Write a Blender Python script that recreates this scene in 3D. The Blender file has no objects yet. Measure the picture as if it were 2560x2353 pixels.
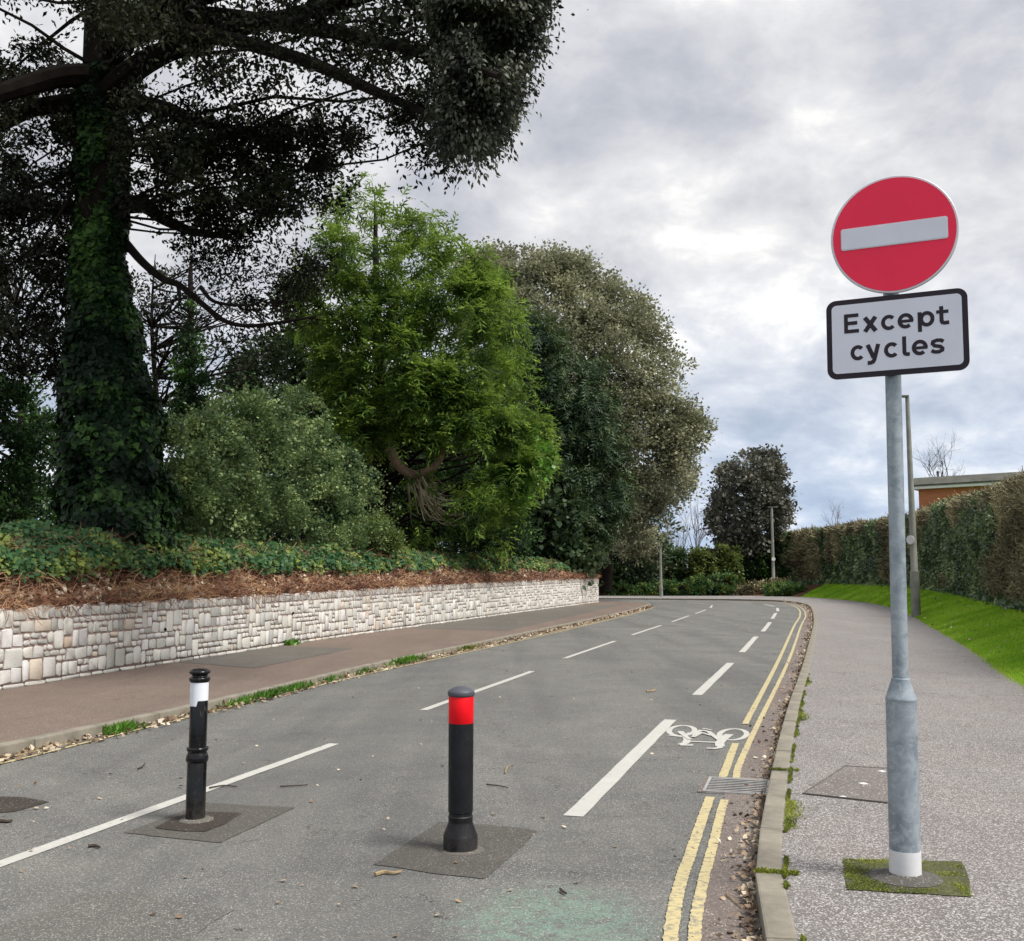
import bpy, bmesh, math, random
import numpy as np
from mathutils import Vector, Matrix, noise as mnoise
from mathutils.geometry import tessellate_polygon

random.seed(7)
RNG = np.random.default_rng(11)
scene = bpy.context.scene
COL = scene.collection

# ------------------------------------------------------------------ camera
PITCH = math.radians(6.07)
CAM_H = 1.5
cam = bpy.data.cameras.new("camera")
cam.sensor_fit = 'HORIZONTAL'
cam.sensor_width = 36.0
cam.lens = 36.0
cam.clip_start = 0.05
cam.clip_end = 6000
cam_o = bpy.data.objects.new("camera", cam)
COL.objects.link(cam_o)
cam_o.location = (0, 0, CAM_H)
cam_o.rotation_euler = (math.radians(90) + PITCH, 0, 0)
scene.camera = cam_o

# ------------------------------------------------------------------ light and sky
SUN_EL, SUN_AZ = math.radians(54), math.radians(118)      # azimuth measured clockwise from +Y (view direction)
sun = bpy.data.lights.new("sun", 'SUN')
sun.energy = 3.0
sun.angle = math.radians(20)
sun.color = (1.0, 0.95, 0.88)
sun_o = bpy.data.objects.new("sun", sun)
COL.objects.link(sun_o)
sd = Vector((math.sin(SUN_AZ) * math.cos(SUN_EL), math.cos(SUN_AZ) * math.cos(SUN_EL), math.sin(SUN_EL)))
sun_o.rotation_euler = sd.to_track_quat('Z', 'Y').to_euler()
sun_o.location = (20, -10, 40)

world = bpy.data.worlds.new("World")
scene.world = world
world.use_nodes = True
wn, wl = world.node_tree.nodes, world.node_tree.links
wn.clear()
def W(t, **k):
    n = wn.new(t)
    for a, v in k.items():
        setattr(n, a, v)
    return n
w_out = W('ShaderNodeOutputWorld')
w_sky = W('ShaderNodeTexSky')
w_sky.sky_type = 'NISHITA'
w_sky.sun_disc = False
w_sky.sun_elevation = SUN_EL
w_sky.sun_rotation = SUN_AZ
w_bg1 = W('ShaderNodeBackground'); w_bg1.inputs[1].default_value = 0.10
wl.new(w_sky.outputs[0], w_bg1.inputs[0])
w_tc = W('ShaderNodeTexCoord')
w_sep = W('ShaderNodeSeparateXYZ'); wl.new(w_tc.outputs['Generated'], w_sep.inputs[0])
def wm(op, a, b=None, clamp=False):
    n = W('ShaderNodeMath', operation=op, use_clamp=clamp)
    for i, v in enumerate((a, b)):
        if v is None: continue
        if isinstance(v, (int, float)): n.inputs[i].default_value = v
        else: wl.new(v, n.inputs[i])
    return n.outputs[0]
zc = wm('ADD', wm('MAXIMUM', w_sep.outputs[2], 0.0), 0.42)
w_cmb = W('ShaderNodeCombineXYZ')
wl.new(wm('DIVIDE', w_sep.outputs[0], zc), w_cmb.inputs[0])
wl.new(wm('DIVIDE', w_sep.outputs[1], zc), w_cmb.inputs[1])
def wnoise(scale, detail, rough, dist, off=(0, 0, 0)):
    m = W('ShaderNodeMapping'); m.inputs['Location'].default_value = off
    wl.new(w_cmb.outputs[0], m.inputs[0])
    n = W('ShaderNodeTexNoise')
    n.inputs['Scale'].default_value = scale; n.inputs['Detail'].default_value = detail
    n.inputs['Roughness'].default_value = rough; n.inputs['Distortion'].default_value = dist
    wl.new(m.outputs[0], n.inputs['Vector'])
    return n.outputs[0]
def wramp(fac, stops):
    r = W('ShaderNodeValToRGB')
    e = r.color_ramp.elements
    while len(e) < len(stops): e.new(0.5)
    for k, (p, c) in enumerate(stops):
        e[k].position = p; e[k].color = (*c, 1)
    wl.new(fac, r.inputs[0])
    return r.outputs[0]
n_big = wnoise(2.1, 7, 0.55, 0.15, (2.62, 8.86, 0))
n_fin = wnoise(6.0, 8, 0.60, 0.2, (1.3, 6.2, 0))
n_mix = wm('ADD', wm('MULTIPLY', n_big, 0.58), wm('MULTIPLY', n_fin, 0.42))
c_hi = wramp(n_mix, [(0.38, (0.34, 0.36, 0.40)), (0.45, (0.43, 0.44, 0.475)), (0.50, (0.51, 0.515, 0.54)), (0.55, (0.60, 0.60, 0.61)), (0.61, (0.80, 0.785, 0.76))])
c_lo = wramp(n_mix, [(0.38, (0.25, 0.335, 0.46)), (0.46, (0.32, 0.405, 0.54)), (0.53, (0.42, 0.495, 0.615)), (0.62, (0.66, 0.69, 0.73))])
w_el = W('ShaderNodeMapRange'); w_el.inputs[1].default_value = 0.03; w_el.inputs[2].default_value = 0.30
wl.new(w_sep.outputs[2], w_el.inputs[0])
w_mx = W('ShaderNodeMix', data_type='RGBA')
wl.new(w_el.outputs[0], w_mx.inputs[0]); wl.new(c_lo, w_mx.inputs[6]); wl.new(c_hi, w_mx.inputs[7])
w_bg2 = W('ShaderNodeBackground'); w_bg2.inputs[1].default_value = 1.0
wl.new(w_mx.outputs[2], w_bg2.inputs[0])
w_ms = W('ShaderNodeMixShader')
cover = W('ShaderNodeMapRange'); cover.inputs[1].default_value = 0.34; cover.inputs[2].default_value = 0.47
cover.inputs[3].default_value = 0.86; cover.inputs[4].default_value = 1.0
wl.new(n_mix, cover.inputs[0])
wl.new(cover.outputs[0], w_ms.inputs[0])
wl.new(w_bg1.outputs[0], w_ms.inputs[1]); wl.new(w_bg2.outputs[0], w_ms.inputs[2])
wl.new(w_ms.outputs[0], w_out.inputs[0])

scene.view_settings.view_transform = 'Standard'
scene.view_settings.look = 'None'
scene.view_settings.gamma = 1.0
scene.view_settings.use_curve_mapping = False
scene.view_settings.exposure = 0.55
scene.render.engine = 'CYCLES'
scene.cycles.max_bounces = 5
scene.cycles.diffuse_bounces = 3
scene.cycles.glossy_bounces = 2
scene.cycles.transmission_bounces = 3
scene.cycles.use_denoising = True
scene.cycles.caustics_reflective = False
scene.cycles.caustics_refractive = False

# ------------------------------------------------------------------ survey helpers (full-size photo measurements -> places in the street)
def G(px, py, z=0.0):
    """the point of the level z that is seen at px, py"""
    u = (px - 1280) / 2560; v = -(py - 1176.5) / 2560
    dy = math.cos(PITCH) - v * math.sin(PITCH); dz = math.sin(PITCH) + v * math.cos(PITCH)
    t = (z - CAM_H) / dz
    return Vector((u * t, dy * t, z))
def A(px, py, Y):
    u = (px - 1280) / 2560; v = -(py - 1176.5) / 2560
    dy = math.cos(PITCH) - v * math.sin(PITCH); dz = math.sin(PITCH) + v * math.cos(PITCH)
    return Vector((u * Y / dy, Y, CAM_H + Y * dz / dy))

# ------------------------------------------------------------------ object helpers
def tag(o, label=None, cat=None, group=None, kind=None):
    if label: o['label'] = label
    if cat: o['category'] = cat
    if group: o['group'] = group
    if kind: o['kind'] = kind
    return o
def empty(name, loc=(0, 0, 0), rz=0.0, **k):
    o = bpy.data.objects.new(name, None)
    COL.objects.link(o); o.location = loc; o.rotation_euler = (0, 0, rz)
    o.empty_display_size = 0.2
    return tag(o, **k)
def link_mesh(name, me, mat=None, parent=None, loc=None):
    o = bpy.data.objects.new(name, me)
    if mat and not me.materials: me.materials.append(mat)
    COL.objects.link(o)
    if parent:
        o.parent = parent
        if loc is None: o.matrix_parent_inverse = Matrix.Translation(parent.location).inverted() if parent.rotation_euler.z == 0 else Matrix.Identity(4)
    if loc is not None: o.location = loc
    return o
class MB:
    """collects shapes, builds ONE mesh"""
    def __init__(s): s.v = []; s.f = []; s.sm = []
    def add(s, vs, fs, smooth=False):
        b = len(s.v); s.v += [tuple(p) for p in vs]
        s.f += [tuple(i + b for i in f) for f in fs]; s.sm += [smooth] * len(fs)
    def box(s, c, size, rz=0, R=None):
        hx, hy, hz = size[0] / 2, size[1] / 2, size[2] / 2
        M = R or Matrix.Rotation(rz, 3, 'Z')
        vs = [Vector(c) + M @ Vector((x, y, z)) for x in (-hx, hx) for y in (-hy, hy) for z in (-hz, hz)]
        s.add(vs, [(0, 1, 3, 2), (4, 6, 7, 5), (0, 4, 5, 1), (2, 3, 7, 6), (0, 2, 6, 4), (1, 5, 7, 3)])
    def tube(s, pts, rad, n=8, cap=True):
        pts = [Vector(p) for p in pts]
        if isinstance(rad, (int, float)): rad = [rad] * len(pts)
        vs = []; a = None
        for i, p in enumerate(pts):
            d = (pts[min(i + 1, len(pts) - 1)] - pts[max(i - 1, 0)]).normalized()
            if a is None: a = d.orthogonal().normalized()
            else:
                a = (a - d * a.dot(d))
                a = a.normalized() if a.length > 1e-6 else d.orthogonal().normalized()
            b = d.cross(a)
            for k in range(n):
                t = 2 * math.pi * k / n
                vs.append(p + (a * math.cos(t) + b * math.sin(t)) * rad[i])
        fs = [(i * n + k, i * n + (k + 1) % n, (i + 1) * n + (k + 1) % n, (i + 1) * n + k) for i in range(len(pts) - 1) for k in range(n)]
        s.add(vs, fs, True)
        if cap:
            s.f.append(tuple(range(len(s.v) - len(vs) + n - 1, len(s.v) - len(vs) - 1, -1))); s.sm.append(False)
            s.f.append(tuple(range(len(s.v) - n, len(s.v)))); s.sm.append(False)
    def lathe(s, prof, n=40, c=(0, 0, 0), a0=0, a1=2 * math.pi):
        full = abs(a1 - a0 - 2 * math.pi) < 1e-6
        m = n if full else n + 1
        vs = [(c[0] + r * math.cos(a0 + (a1 - a0) * k / n), c[1] + r * math.sin(a0 + (a1 - a0) * k / n), c[2] + z) for r, z in prof for k in range(m)]
        fs = [(i * m + k, i * m + (k + 1) % m, (i + 1) * m + (k + 1) % m, (i + 1) * m + k) for i in range(len(prof) - 1) for k in range(n if full else m - 1)]
        s.add(vs, fs, True)
    def build(s, name, mat, parent=None, loc=None, bevel=0, angle=40):
        me = bpy.data.meshes.new(name)
        me.from_pydata(s.v, [], s.f)
        me.polygons.foreach_set('use_smooth', s.sm)
        me.materials.append(mat)
        if any(s.sm): me.set_sharp_from_angle(angle=math.radians(angle))
        if bevel:
            bm = bmesh.new(); bm.from_mesh(me)
            bmesh.ops.bevel(bm, geom=bm.edges[:], offset=bevel, segments=2, affect='EDGES', profile=0.6)
            bm.to_mesh(me); bm.free()
        me.update()
        return link_mesh(name, me, None, parent, loc)
def np_mesh(name, V, F, mat, parent=None, smooth=False, **k):
    """V (n,3), F (m,4) quads"""
    me = bpy.data.meshes.new(name)
    V = np.ascontiguousarray(V, dtype=np.float32); F = np.ascontiguousarray(F, dtype=np.int32)
    me.vertices.add(len(V)); me.vertices.foreach_set('co', V.ravel())
    me.loops.add(F.size); me.loops.foreach_set('vertex_index', F.ravel())
    me.polygons.add(len(F))
    me.polygons.foreach_set('loop_start', np.arange(0, F.size, F.shape[1], dtype=np.int32))
    if smooth: me.polygons.foreach_set('use_smooth', np.ones(len(F), dtype=bool))
    me.update(calc_edges=True)
    me.materials.append(mat)
    return tag(link_mesh(name, me, None, parent), **k)

# ------------------------------------------------------------------ materials
def mat_new(name):
    m = bpy.data.materials.new(name); m.use_nodes = True
    nt = m.node_tree; nt.nodes.clear()
    out = nt.nodes.new('ShaderNodeOutputMaterial')
    p = nt.nodes.new('ShaderNodeBsdfPrincipled')
    nt.links.new(p.outputs[0], out.inputs[0])
    return m, nt, p, out
class NT:
    def __init__(s, nt): s.nt = nt
    def n(s, t, **k):
        x = s.nt.nodes.new(t)
        for a, v in k.items(): setattr(x, a, v)
        return x
    def l(s, a, b): s.nt.links.new(a, b)
    def setin(s, i, v):
        if hasattr(v, 'is_output'): s.l(v, i)
        elif isinstance(v, tuple) and len(v) == 3 and i.type == 'RGBA': i.default_value = (*v, 1)
        else: i.default_value = v
    def coord(s, kind='Object'): return s.n('ShaderNodeTexCoord').outputs[kind]
    def noise(s, scale, detail=3, rough=0.5, vec=None, dist=0.0, out=0):
        x = s.n('ShaderNodeTexNoise')
        x.inputs['Scale'].default_value = scale; x.inputs['Detail'].default_value = detail
        x.inputs['Roughness'].default_value = rough; x.inputs['Distortion'].default_value = dist
        s.l(vec or s.coord(), x.inputs['Vector']); return x.outputs[out]
    def vor(s, scale, vec=None, out='Color'):
        x = s.n('ShaderNodeTexVoronoi'); x.inputs['Scale'].default_value = scale
        s.l(vec or s.coord(), x.inputs['Vector']); return x.outputs[out]
    def math(s, op, a, b=0.0, clamp=False):
        x = s.n('ShaderNodeMath', operation=op, use_clamp=clamp); s.setin(x.inputs[0], a); s.setin(x.inputs[1], b); return x.outputs[0]
    def rng(s, v, a, b, c=0.0, d=1.0):
        x = s.n('ShaderNodeMapRange'); s.setin(x.inputs[0], v)
        for i, q in enumerate((a, b, c, d)): s.setin(x.inputs[i + 1], q)
        return x.outputs[0]
    def mix(s, f, a, b, blend='MIX'):
        x = s.n('ShaderNodeMix', data_type='RGBA', blend_type=blend); s.setin(x.inputs[0], f); s.setin(x.inputs[6], a); s.setin(x.inputs[7], b); return x.outputs[2]
    def bump(s, h, strength=0.3, dist=0.01):
        x = s.n('ShaderNodeBump'); x.inputs['Strength'].default_value = strength; x.inputs['Distance'].default_value = dist
        s.l(h, x.inputs['Height']); return x.outputs[0]
    def sepx(s, v):
        x = s.n('ShaderNodeSeparateXYZ'); s.l(v, x.inputs[0]); return x.outputs

def plain(name, col, rough=0.6, metal=0.0, var=0.12, vscale=6.0, bump=0.0, bscale=60, spec=0.5, coat=0.0, scuff=0.0, dirt=(0.16, 0.145, 0.12)):
    m, nt, p, out = mat_new(name); q = NT(nt)
    f = q.noise(vscale, 5, 0.6)
    c = q.mix(q.rng(f, 0.3, 0.7), tuple(x * (1 - var) for x in col), tuple(min(1, x * (1 + var)) for x in col))
    if scuff:
        mpp = q.n('ShaderNodeMapping'); mpp.inputs['Scale'].default_value = (1, 1, 0.35); q.l(q.coord(), mpp.inputs[0])
        c = q.mix(q.rng(q.noise(24, 6, 0.8, mpp.outputs[0], 0.5), 0.56, 0.72, 0, scuff), c, dirt)
        z_ = q.sepx(q.coord())[2]
        c = q.mix(q.math('MULTIPLY', q.rng(z_, 0.0, 0.22, 0.55, 0.0), q.rng(q.noise(12, 5, 0.7), 0.35, 0.65, 0, scuff * 1.5)), c, dirt)
    q.l(c, p.inputs['Base Color'])
    p.inputs['Roughness'].default_value = rough; p.inputs['Metallic'].default_value = metal
    p.inputs['Specular IOR Level'].default_value = spec; p.inputs['Coat Weight'].default_value = coat
    if bump: q.l(q.bump(q.noise(bscale, 4, 0.6), bump, 0.01), p.inputs['Normal'])
    return m

def leaf_mat(name, cols, rough=0.5, trans=0.25, nscale=0.8, spec=0.4, tcol=None):
    """cols: dark, mid, light; per-leaf tone plus noise patches of deeper and paler tone"""
    m, nt, p, out = mat_new(name); q = NT(nt)
    g = q.n('ShaderNodeNewGeometry').outputs['Random Per Island']
    nz = q.noise(nscale, 3, 0.55)
    f = q.math('ADD', q.math('MULTIPLY', g, 0.42), q.rng(nz, 0.36, 0.64, 0.0, 0.58))
    r = q.n('ShaderNodeValToRGB'); e = r.color_ramp.elements
    while len(e) < len(cols): e.new(0.5)
    for i, c in enumerate(cols):
        e[i].position = 0.12 + 0.76 * i / (len(cols) - 1); e[i].color = (*c, 1)
    q.l(f, r.inputs[0])
    q.l(r.outputs[0], p.inputs['Base Color'])
    p.inputs['Roughness'].default_value = rough; p.inputs['Specular IOR Level'].default_value = spec
    if trans:
        t = q.n('ShaderNodeBsdfTranslucent')
        q.l(q.mix(0.5, r.outputs[0], tcol or tuple(min(1, c * 1.6) for c in cols[-1])), t.inputs[0])
        ms = q.n('ShaderNodeMixShader'); ms.inputs[0].default_value = trans
        q.l(p.outputs[0], ms.inputs[1]); q.l(t.outputs[0], ms.inputs[2]); q.l(ms.outputs[0], out.inputs[0])
    return m

M_holm = leaf_mat('holm_oak_leaf', [(0.055, 0.062, 0.034), (0.20, 0.21, 0.125), (0.44, 0.44, 0.29)], 0.55, 0.2, 0.4, 0.2)
M_holm_far = leaf_mat('holm_oak_far_leaf', [(0.04, 0.045, 0.036), (0.10, 0.105, 0.08), (0.21, 0.205, 0.16)], 0.5, 0.12, 0.6)
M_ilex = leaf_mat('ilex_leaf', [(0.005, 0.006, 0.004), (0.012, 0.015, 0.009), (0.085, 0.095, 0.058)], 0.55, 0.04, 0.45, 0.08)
M_ilex_lit = leaf_mat('ilex_leaf_lit', [(0.010, 0.012, 0.009), (0.045, 0.052, 0.036), (0.19, 0.20, 0.145)], 0.5, 0.08, 1.3, 0.25)  # same leaf as the crown, with light painted in as paler grey-green
M_conifer = leaf_mat('conifer_spray', [(0.010, 0.024, 0.007), (0.064, 0.125, 0.024), (0.29, 0.42, 0.07)], 0.65, 0.3, 0.95, 0.15)
M_yew = leaf_mat('yew_spray', [(0.018, 0.04, 0.018), (0.038, 0.075, 0.03), (0.09, 0.13, 0.045)], 0.6, 0.15, 0.6)
M_laurel = leaf_mat('shrub_leaf', [(0.012, 0.028, 0.010), (0.065, 0.12, 0.042), (0.30, 0.38, 0.15)], 0.48, 0.2, 1.3, 0.25)
M_laurel_y = leaf_mat('yellow_green_shrub_leaf', [(0.06, 0.09, 0.02), (0.12, 0.18, 0.04), (0.24, 0.29, 0.09)], 0.5, 0.2, 0.8)
M_bright = leaf_mat('bright_shrub_leaf', [(0.05, 0.12, 0.015), (0.10, 0.24, 0.03), (0.18, 0.36, 0.05)], 0.42, 0.25, 1.2)
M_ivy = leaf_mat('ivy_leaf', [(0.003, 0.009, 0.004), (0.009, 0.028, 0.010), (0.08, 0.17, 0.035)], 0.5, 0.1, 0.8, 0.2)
M_ivy_light = leaf_mat('bank_ivy_leaf', [(0.02, 0.07, 0.025), (0.045, 0.125, 0.05), (0.24, 0.29, 0.06)], 0.5, 0.15, 1.6, 0.22)
M_hedge_g = leaf_mat('hedge_leaf', [(0.018, 0.04, 0.014), (0.065, 0.12, 0.045), (0.26, 0.33, 0.13)], 0.4, 0.1, 0.7, 0.5)
M_hedge_b = leaf_mat('hedge_twig', [(0.055, 0.048, 0.025), (0.19, 0.17, 0.09), (0.42, 0.38, 0.21)], 0.7, 0.0, 0.5)
M_dead = leaf_mat('dead_ivy_stem', [(0.085, 0.034, 0.022), (0.23, 0.105, 0.06), (0.46, 0.28, 0.15)], 0.8, 0.0, 1.0)
M_deadleaf = leaf_mat('dead_leaf', [(0.09, 0.05, 0.032), (0.32, 0.23, 0.15), (0.72, 0.64, 0.50)], 0.7, 0.0, 2.0)
M_grass = leaf_mat('grass_blade', [(0.12, 0.30, 0.012), (0.25, 0.50, 0.022), (0.50, 0.68, 0.09)], 0.6, 0.45, 0.5, 0.1)
M_moss = leaf_mat('moss', [(0.05, 0.065, 0.012), (0.13, 0.17, 0.018), (0.33, 0.36, 0.05)], 0.8, 0.2, 2.0)
M_twig = leaf_mat('bare_twig', [(0.18, 0.15, 0.09), (0.34, 0.30, 0.20), (0.50, 0.46, 0.32)], 0.8, 0.0, 1.0)
M_bark = plain('bark', (0.016, 0.012, 0.010), 0.95, spec=0.15, var=0.4, vscale=5, bump=0.8, bscale=18)
M_bark_pale = plain('pale_bark', (0.26, 0.17, 0.12), 0.85, var=0.35, vscale=4, bump=0.6, bscale=15)
M_black = plain('black_paint', (0.006, 0.006, 0.007), 0.20, var=0.5, vscale=14, bump=0.05, bscale=40, spec=0.35, scuff=0.35)
M_rubber = plain('black_plastic', (0.010, 0.0105, 0.014), 0.5, var=0.5, vscale=9, bump=0.2, bscale=90, spec=0.28, scuff=0.3)
M_capgrey = plain('grey_plastic', (0.07, 0.075, 0.095), 0.5, var=0.15, bump=0.05)
M_redband = plain('red_reflective_band', (0.85, 0.004, 0.012), 0.45, var=0.08, spec=0.25, scuff=0.12, dirt=(0.35, 0.02, 0.02))
M_whiteband = plain('white_reflective_band', (0.80, 0.83, 0.90), 0.4, var=0.03)
M_signred = plain('sign_red', (0.95, 0.025, 0.085), 0.4, var=0.07, vscale=3, spec=0.3)
M_signwhite = plain('sign_white', (0.72, 0.735, 0.86), 0.4, var=0.05, vscale=4)
M_signrim = plain('sign_rim', (0.68, 0.68, 0.74), 0.4, metal=0.2, var=0.05)
M_signblack = plain('sign_black', (0.020, 0.012, 0.022), 0.4, var=0.1, spec=0.3)
M_whitepaint = plain('white_pole_paint', (0.72, 0.72, 0.74), 0.5, var=0.06, vscale=14)
M_iron = plain('cast_iron', (0.42, 0.41, 0.39), 0.45, metal=0.35, var=0.25, vscale=20, bump=0.1)
M_hole_dark = plain('dark_hole_fill', (0.006, 0.005, 0.005), 0.95, spec=0.1)  # near-black stands in for the shade inside drain and weep holes
M_lamp = plain('lamp_column', (0.24, 0.245, 0.215), 0.6, var=0.25, vscale=2.5)
M_lamphead = plain('lamp_head', (0.12, 0.12, 0.13), 0.5)
M_kerb = plain('kerb_concrete', (0.225, 0.205, 0.165), 0.9, var=0.30, vscale=5, bump=0.4, bscale=120)
M_wood = plain('twig_wood', (0.30, 0.22, 0.12), 0.8, var=0.3, vscale=20)
M_darkwood = plain('dark_twig_wood', (0.05, 0.035, 0.025), 0.8, var=0.3, vscale=20)
M_fascia = plain('white_board', (0.85, 0.86, 0.88), 0.5, var=0.04)
M_rooffelt = plain('roof_felt', (0.10, 0.10, 0.085), 0.9, var=0.3, vscale=1.5, bump=0.3, bscale=8)
M_speed = plain('white_disc', (0.7, 0.7, 0.72), 0.5, var=0.03)

def galv():
    m, nt, p, out = mat_new('galvanised_steel'); q = NT(nt)
    v = q.vor(38); s = q.sepx(v)
    n2 = q.noise(7, 4, 0.6, dist=1.2)
    f = q.math('ADD', q.math('MULTIPLY', s[0], 0.25), q.rng(n2, 0.35, 0.62, 0, 0.8))
    c = q.mix(f, (0.20, 0.245, 0.29), (0.38, 0.43, 0.475))
    rings = q.rng(q.noise(16, 2, 0.5, dist=2.0), 0.56, 0.60, 0, 0.35)
    c = q.mix(rings, c, (0.46, 0.50, 0.52))
    q.l(c, p.inputs['Base Color']); p.inputs['Metallic'].default_value = 0.25
    q.l(q.rng(n2, 0.3, 0.7, 0.42, 0.6), p.inputs['Roughness'])
    q.l(q.bump(n2, 0.08, 0.01), p.inputs['Normal'])
    return m
M_galv = galv()

def asphalt(name, dark, light, fleck, fleck_amt, warm=None, green=False, patchy=0.5, chip=130, streak=0.40):
    m, nt, p, out = mat_new(name); q = NT(nt)
    co = q.coord()
    v = q.vor(chip, co); s = q.sepx(v)
    big = q.noise(0.45, 6, 0.65, co, 1.2)
    mid = q.noise(2.6, 5, 0.65, co, 0.3)
    fine = q.noise(45, 4, 0.7, co)
    f = q.math('ADD', q.math('MULTIPLY', q.rng(big, 0.4, 0.6), patchy), q.math('MULTIPLY', q.rng(mid, 0.3, 0.7), 1 - patchy), True)
    c = q.mix(f, dark, light)
    c = q.mix(q.rng(fine, 0.34, 0.66, 0.0, 0.6), c, tuple(x * 0.55 for x in dark))
    if warm:
        c = q.mix(q.rng(q.noise(0.9, 4, 0.6, co, 1.0), 0.42, 0.68, 0, 0.6), c, warm)
    c = q.mix(q.math('MULTIPLY', s[0], 0.30), c, tuple(x * 0.5 for x in dark))
    c = q.mix(q.math('MULTIPLY', q.math('GREATER_THAN', s[1], 1 - fleck_amt), q.rng(s[2], 0, 1, 0.3, 0.9)), c, fleck)
    # tyre-polished lane streaks and hairline cracks
    mp = q.n('ShaderNodeMapping'); mp.inputs['Rotation'].default_value = (0, 0, math.radians(14)); mp.inputs['Scale'].default_value = (1.1, 0.09, 1)
    q.l(co, mp.inputs[0])
    c = q.mix(q.rng(q.noise(1.0, 5, 0.6, mp.outputs[0], 0.4), 0.46, 0.62, 0, streak), c, tuple(x * 0.68 for x in dark))
    cr = q.n('ShaderNodeTexVoronoi', feature='DISTANCE_TO_EDGE'); cr.inputs['Scale'].default_value = 0.55
    wv = q.n('ShaderNodeVectorMath', operation='ADD'); q.l(co, wv.inputs[0])
    q.l(q.noise(3.5, 4, 0.7, co, out=1), wv.inputs[1]); q.l(wv.outputs[0], cr.inputs['Vector'])
    crk = q.math('MULTIPLY', q.math('LESS_THAN', cr.outputs[0], 0.0045), q.rng(mid, 0.45, 0.55, 0, 0.7))
    c = q.mix(crk, c, (0.03, 0.028, 0.025))
    if green:
        xyz = q.sepx(co)
        gx = q.math('SUBTRACT', xyz[0], 0.20); gy = q.math('SUBTRACT', xyz[1], 4.62)
        g = q.math('SQRT', q.math('ADD', q.math('POWER', q.math('MULTIPLY', gx, 1.7), 2.0), q.math('POWER', q.math('MULTIPLY', gy, 1.25), 2.0)))
        edge = q.math('ADD', g, q.math('MULTIPLY', q.math('SUBTRACT', q.noise(5, 4, 0.7, co), 0.5), 0.55))
        mask = q.rng(edge, 0.42, 0.92, 1, 0)
        mask = q.math('MULTIPLY', mask, q.rng(q.noise(60, 3, 0.8, co), 0.36, 0.60))
        mask = q.math('MULTIPLY', q.math('MULTIPLY', mask, q.rng(q.noise(11, 4, 0.7, co), 0.36, 0.56)), 0.6)
        c = q.mix(mask, c, (0.20, 0.38, 0.29))
    q.l(c, p.inputs['Base Color']); p.inputs['Roughness'].default_value = 0.86
    p.inputs['Specular IOR Level'].default_value = 0.35
    h = q.math('ADD', q.math('MULTIPLY', s[0], 0.6), fine)
    q.l(q.bump(h, 0.55, 0.006), p.inputs['Normal'])
    return m
M_road = asphalt('road_asphalt', (0.128, 0.130, 0.128), (0.240, 0.237, 0.215), (0.46, 0.45, 0.42), 0.13, green=True, chip=190)
M_patch = asphalt('patch_asphalt', (0.100, 0.094, 0.084), (0.155, 0.146, 0.128), (0.38, 0.37, 0.35), 0.06, chip=190)
M_patch2 = asphalt('fresh_patch_asphalt', (0.045, 0.036, 0.030), (0.085, 0.070, 0.058), (0.35, 0.32, 0.3), 0.03)
M_foot_r = asphalt('footway_aggregate', (0.175, 0.163, 0.158), (0.262, 0.246, 0.236), (0.60, 0.58, 0.57), 0.27, warm=(0.205, 0.172, 0.162), chip=150, streak=0.12)
M_foot_l = asphalt('footway_red_asphalt', (0.200, 0.150, 0.122), (0.275, 0.21, 0.175), (0.5, 0.45, 0.4), 0.04, warm=(0.17, 0.13, 0.105))
M_foot_patch = asphalt('footway_patch', (0.15, 0.138, 0.120), (0.195, 0.18, 0.158), (0.4, 0.4, 0.38), 0.03)
M_gutter = asphalt('gutter_asphalt', (0.175, 0.145, 0.13), (0.25, 0.215, 0.195), (0.55, 0.5, 0.46), 0.10, warm=(0.22, 0.175, 0.155), chip=170)
M_cover = asphalt('service_cover_fill', (0.185, 0.165, 0.155), (0.25, 0.225, 0.21), (0.62, 0.58, 0.56), 0.08)

def marking(name, col, wear=0.5):
    m, nt, p, out = mat_new(name); q = NT(nt); co = q.coord()
    f = q.noise(26, 5, 0.75, co); g = q.noise(3, 3, 0.6, co)
    k = q.rng(q.math('ADD', q.math('MULTIPLY', f, 0.75), q.math('MULTIPLY', g, 0.25)), 0.60 - 0.1 * wear, 0.66 - 0.05 * wear, 0, 0.75 * wear + 0.15)
    c = q.mix(q.rng(g, 0.3, 0.7), tuple(x * 0.86 for x in col), col)
    c = q.mix(k, c, (0.20, 0.19, 0.165))
    mp = q.n('ShaderNodeMapping'); mp.inputs['Scale'].default_value = (6, 60, 1); q.l(co, mp.inputs[0])
    c = q.mix(q.rng(q.noise(1.0, 3, 0.6, mp.outputs[0]), 0.52, 0.66, 0, 0.35), c, tuple(x * 0.62 for x in col))
    q.l(c, p.inputs['Base Color']); p.inputs['Roughness'].default_value = 0.7
    q.l(q.bump(f, 0.3, 0.004), p.inputs['Normal'])
    return m
M_white = marking('white_road_paint', (0.54, 0.535, 0.50), 0.6)
M_yellow = marking('yellow_road_paint', (0.56, 0.475, 0.255), 1.0)

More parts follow.
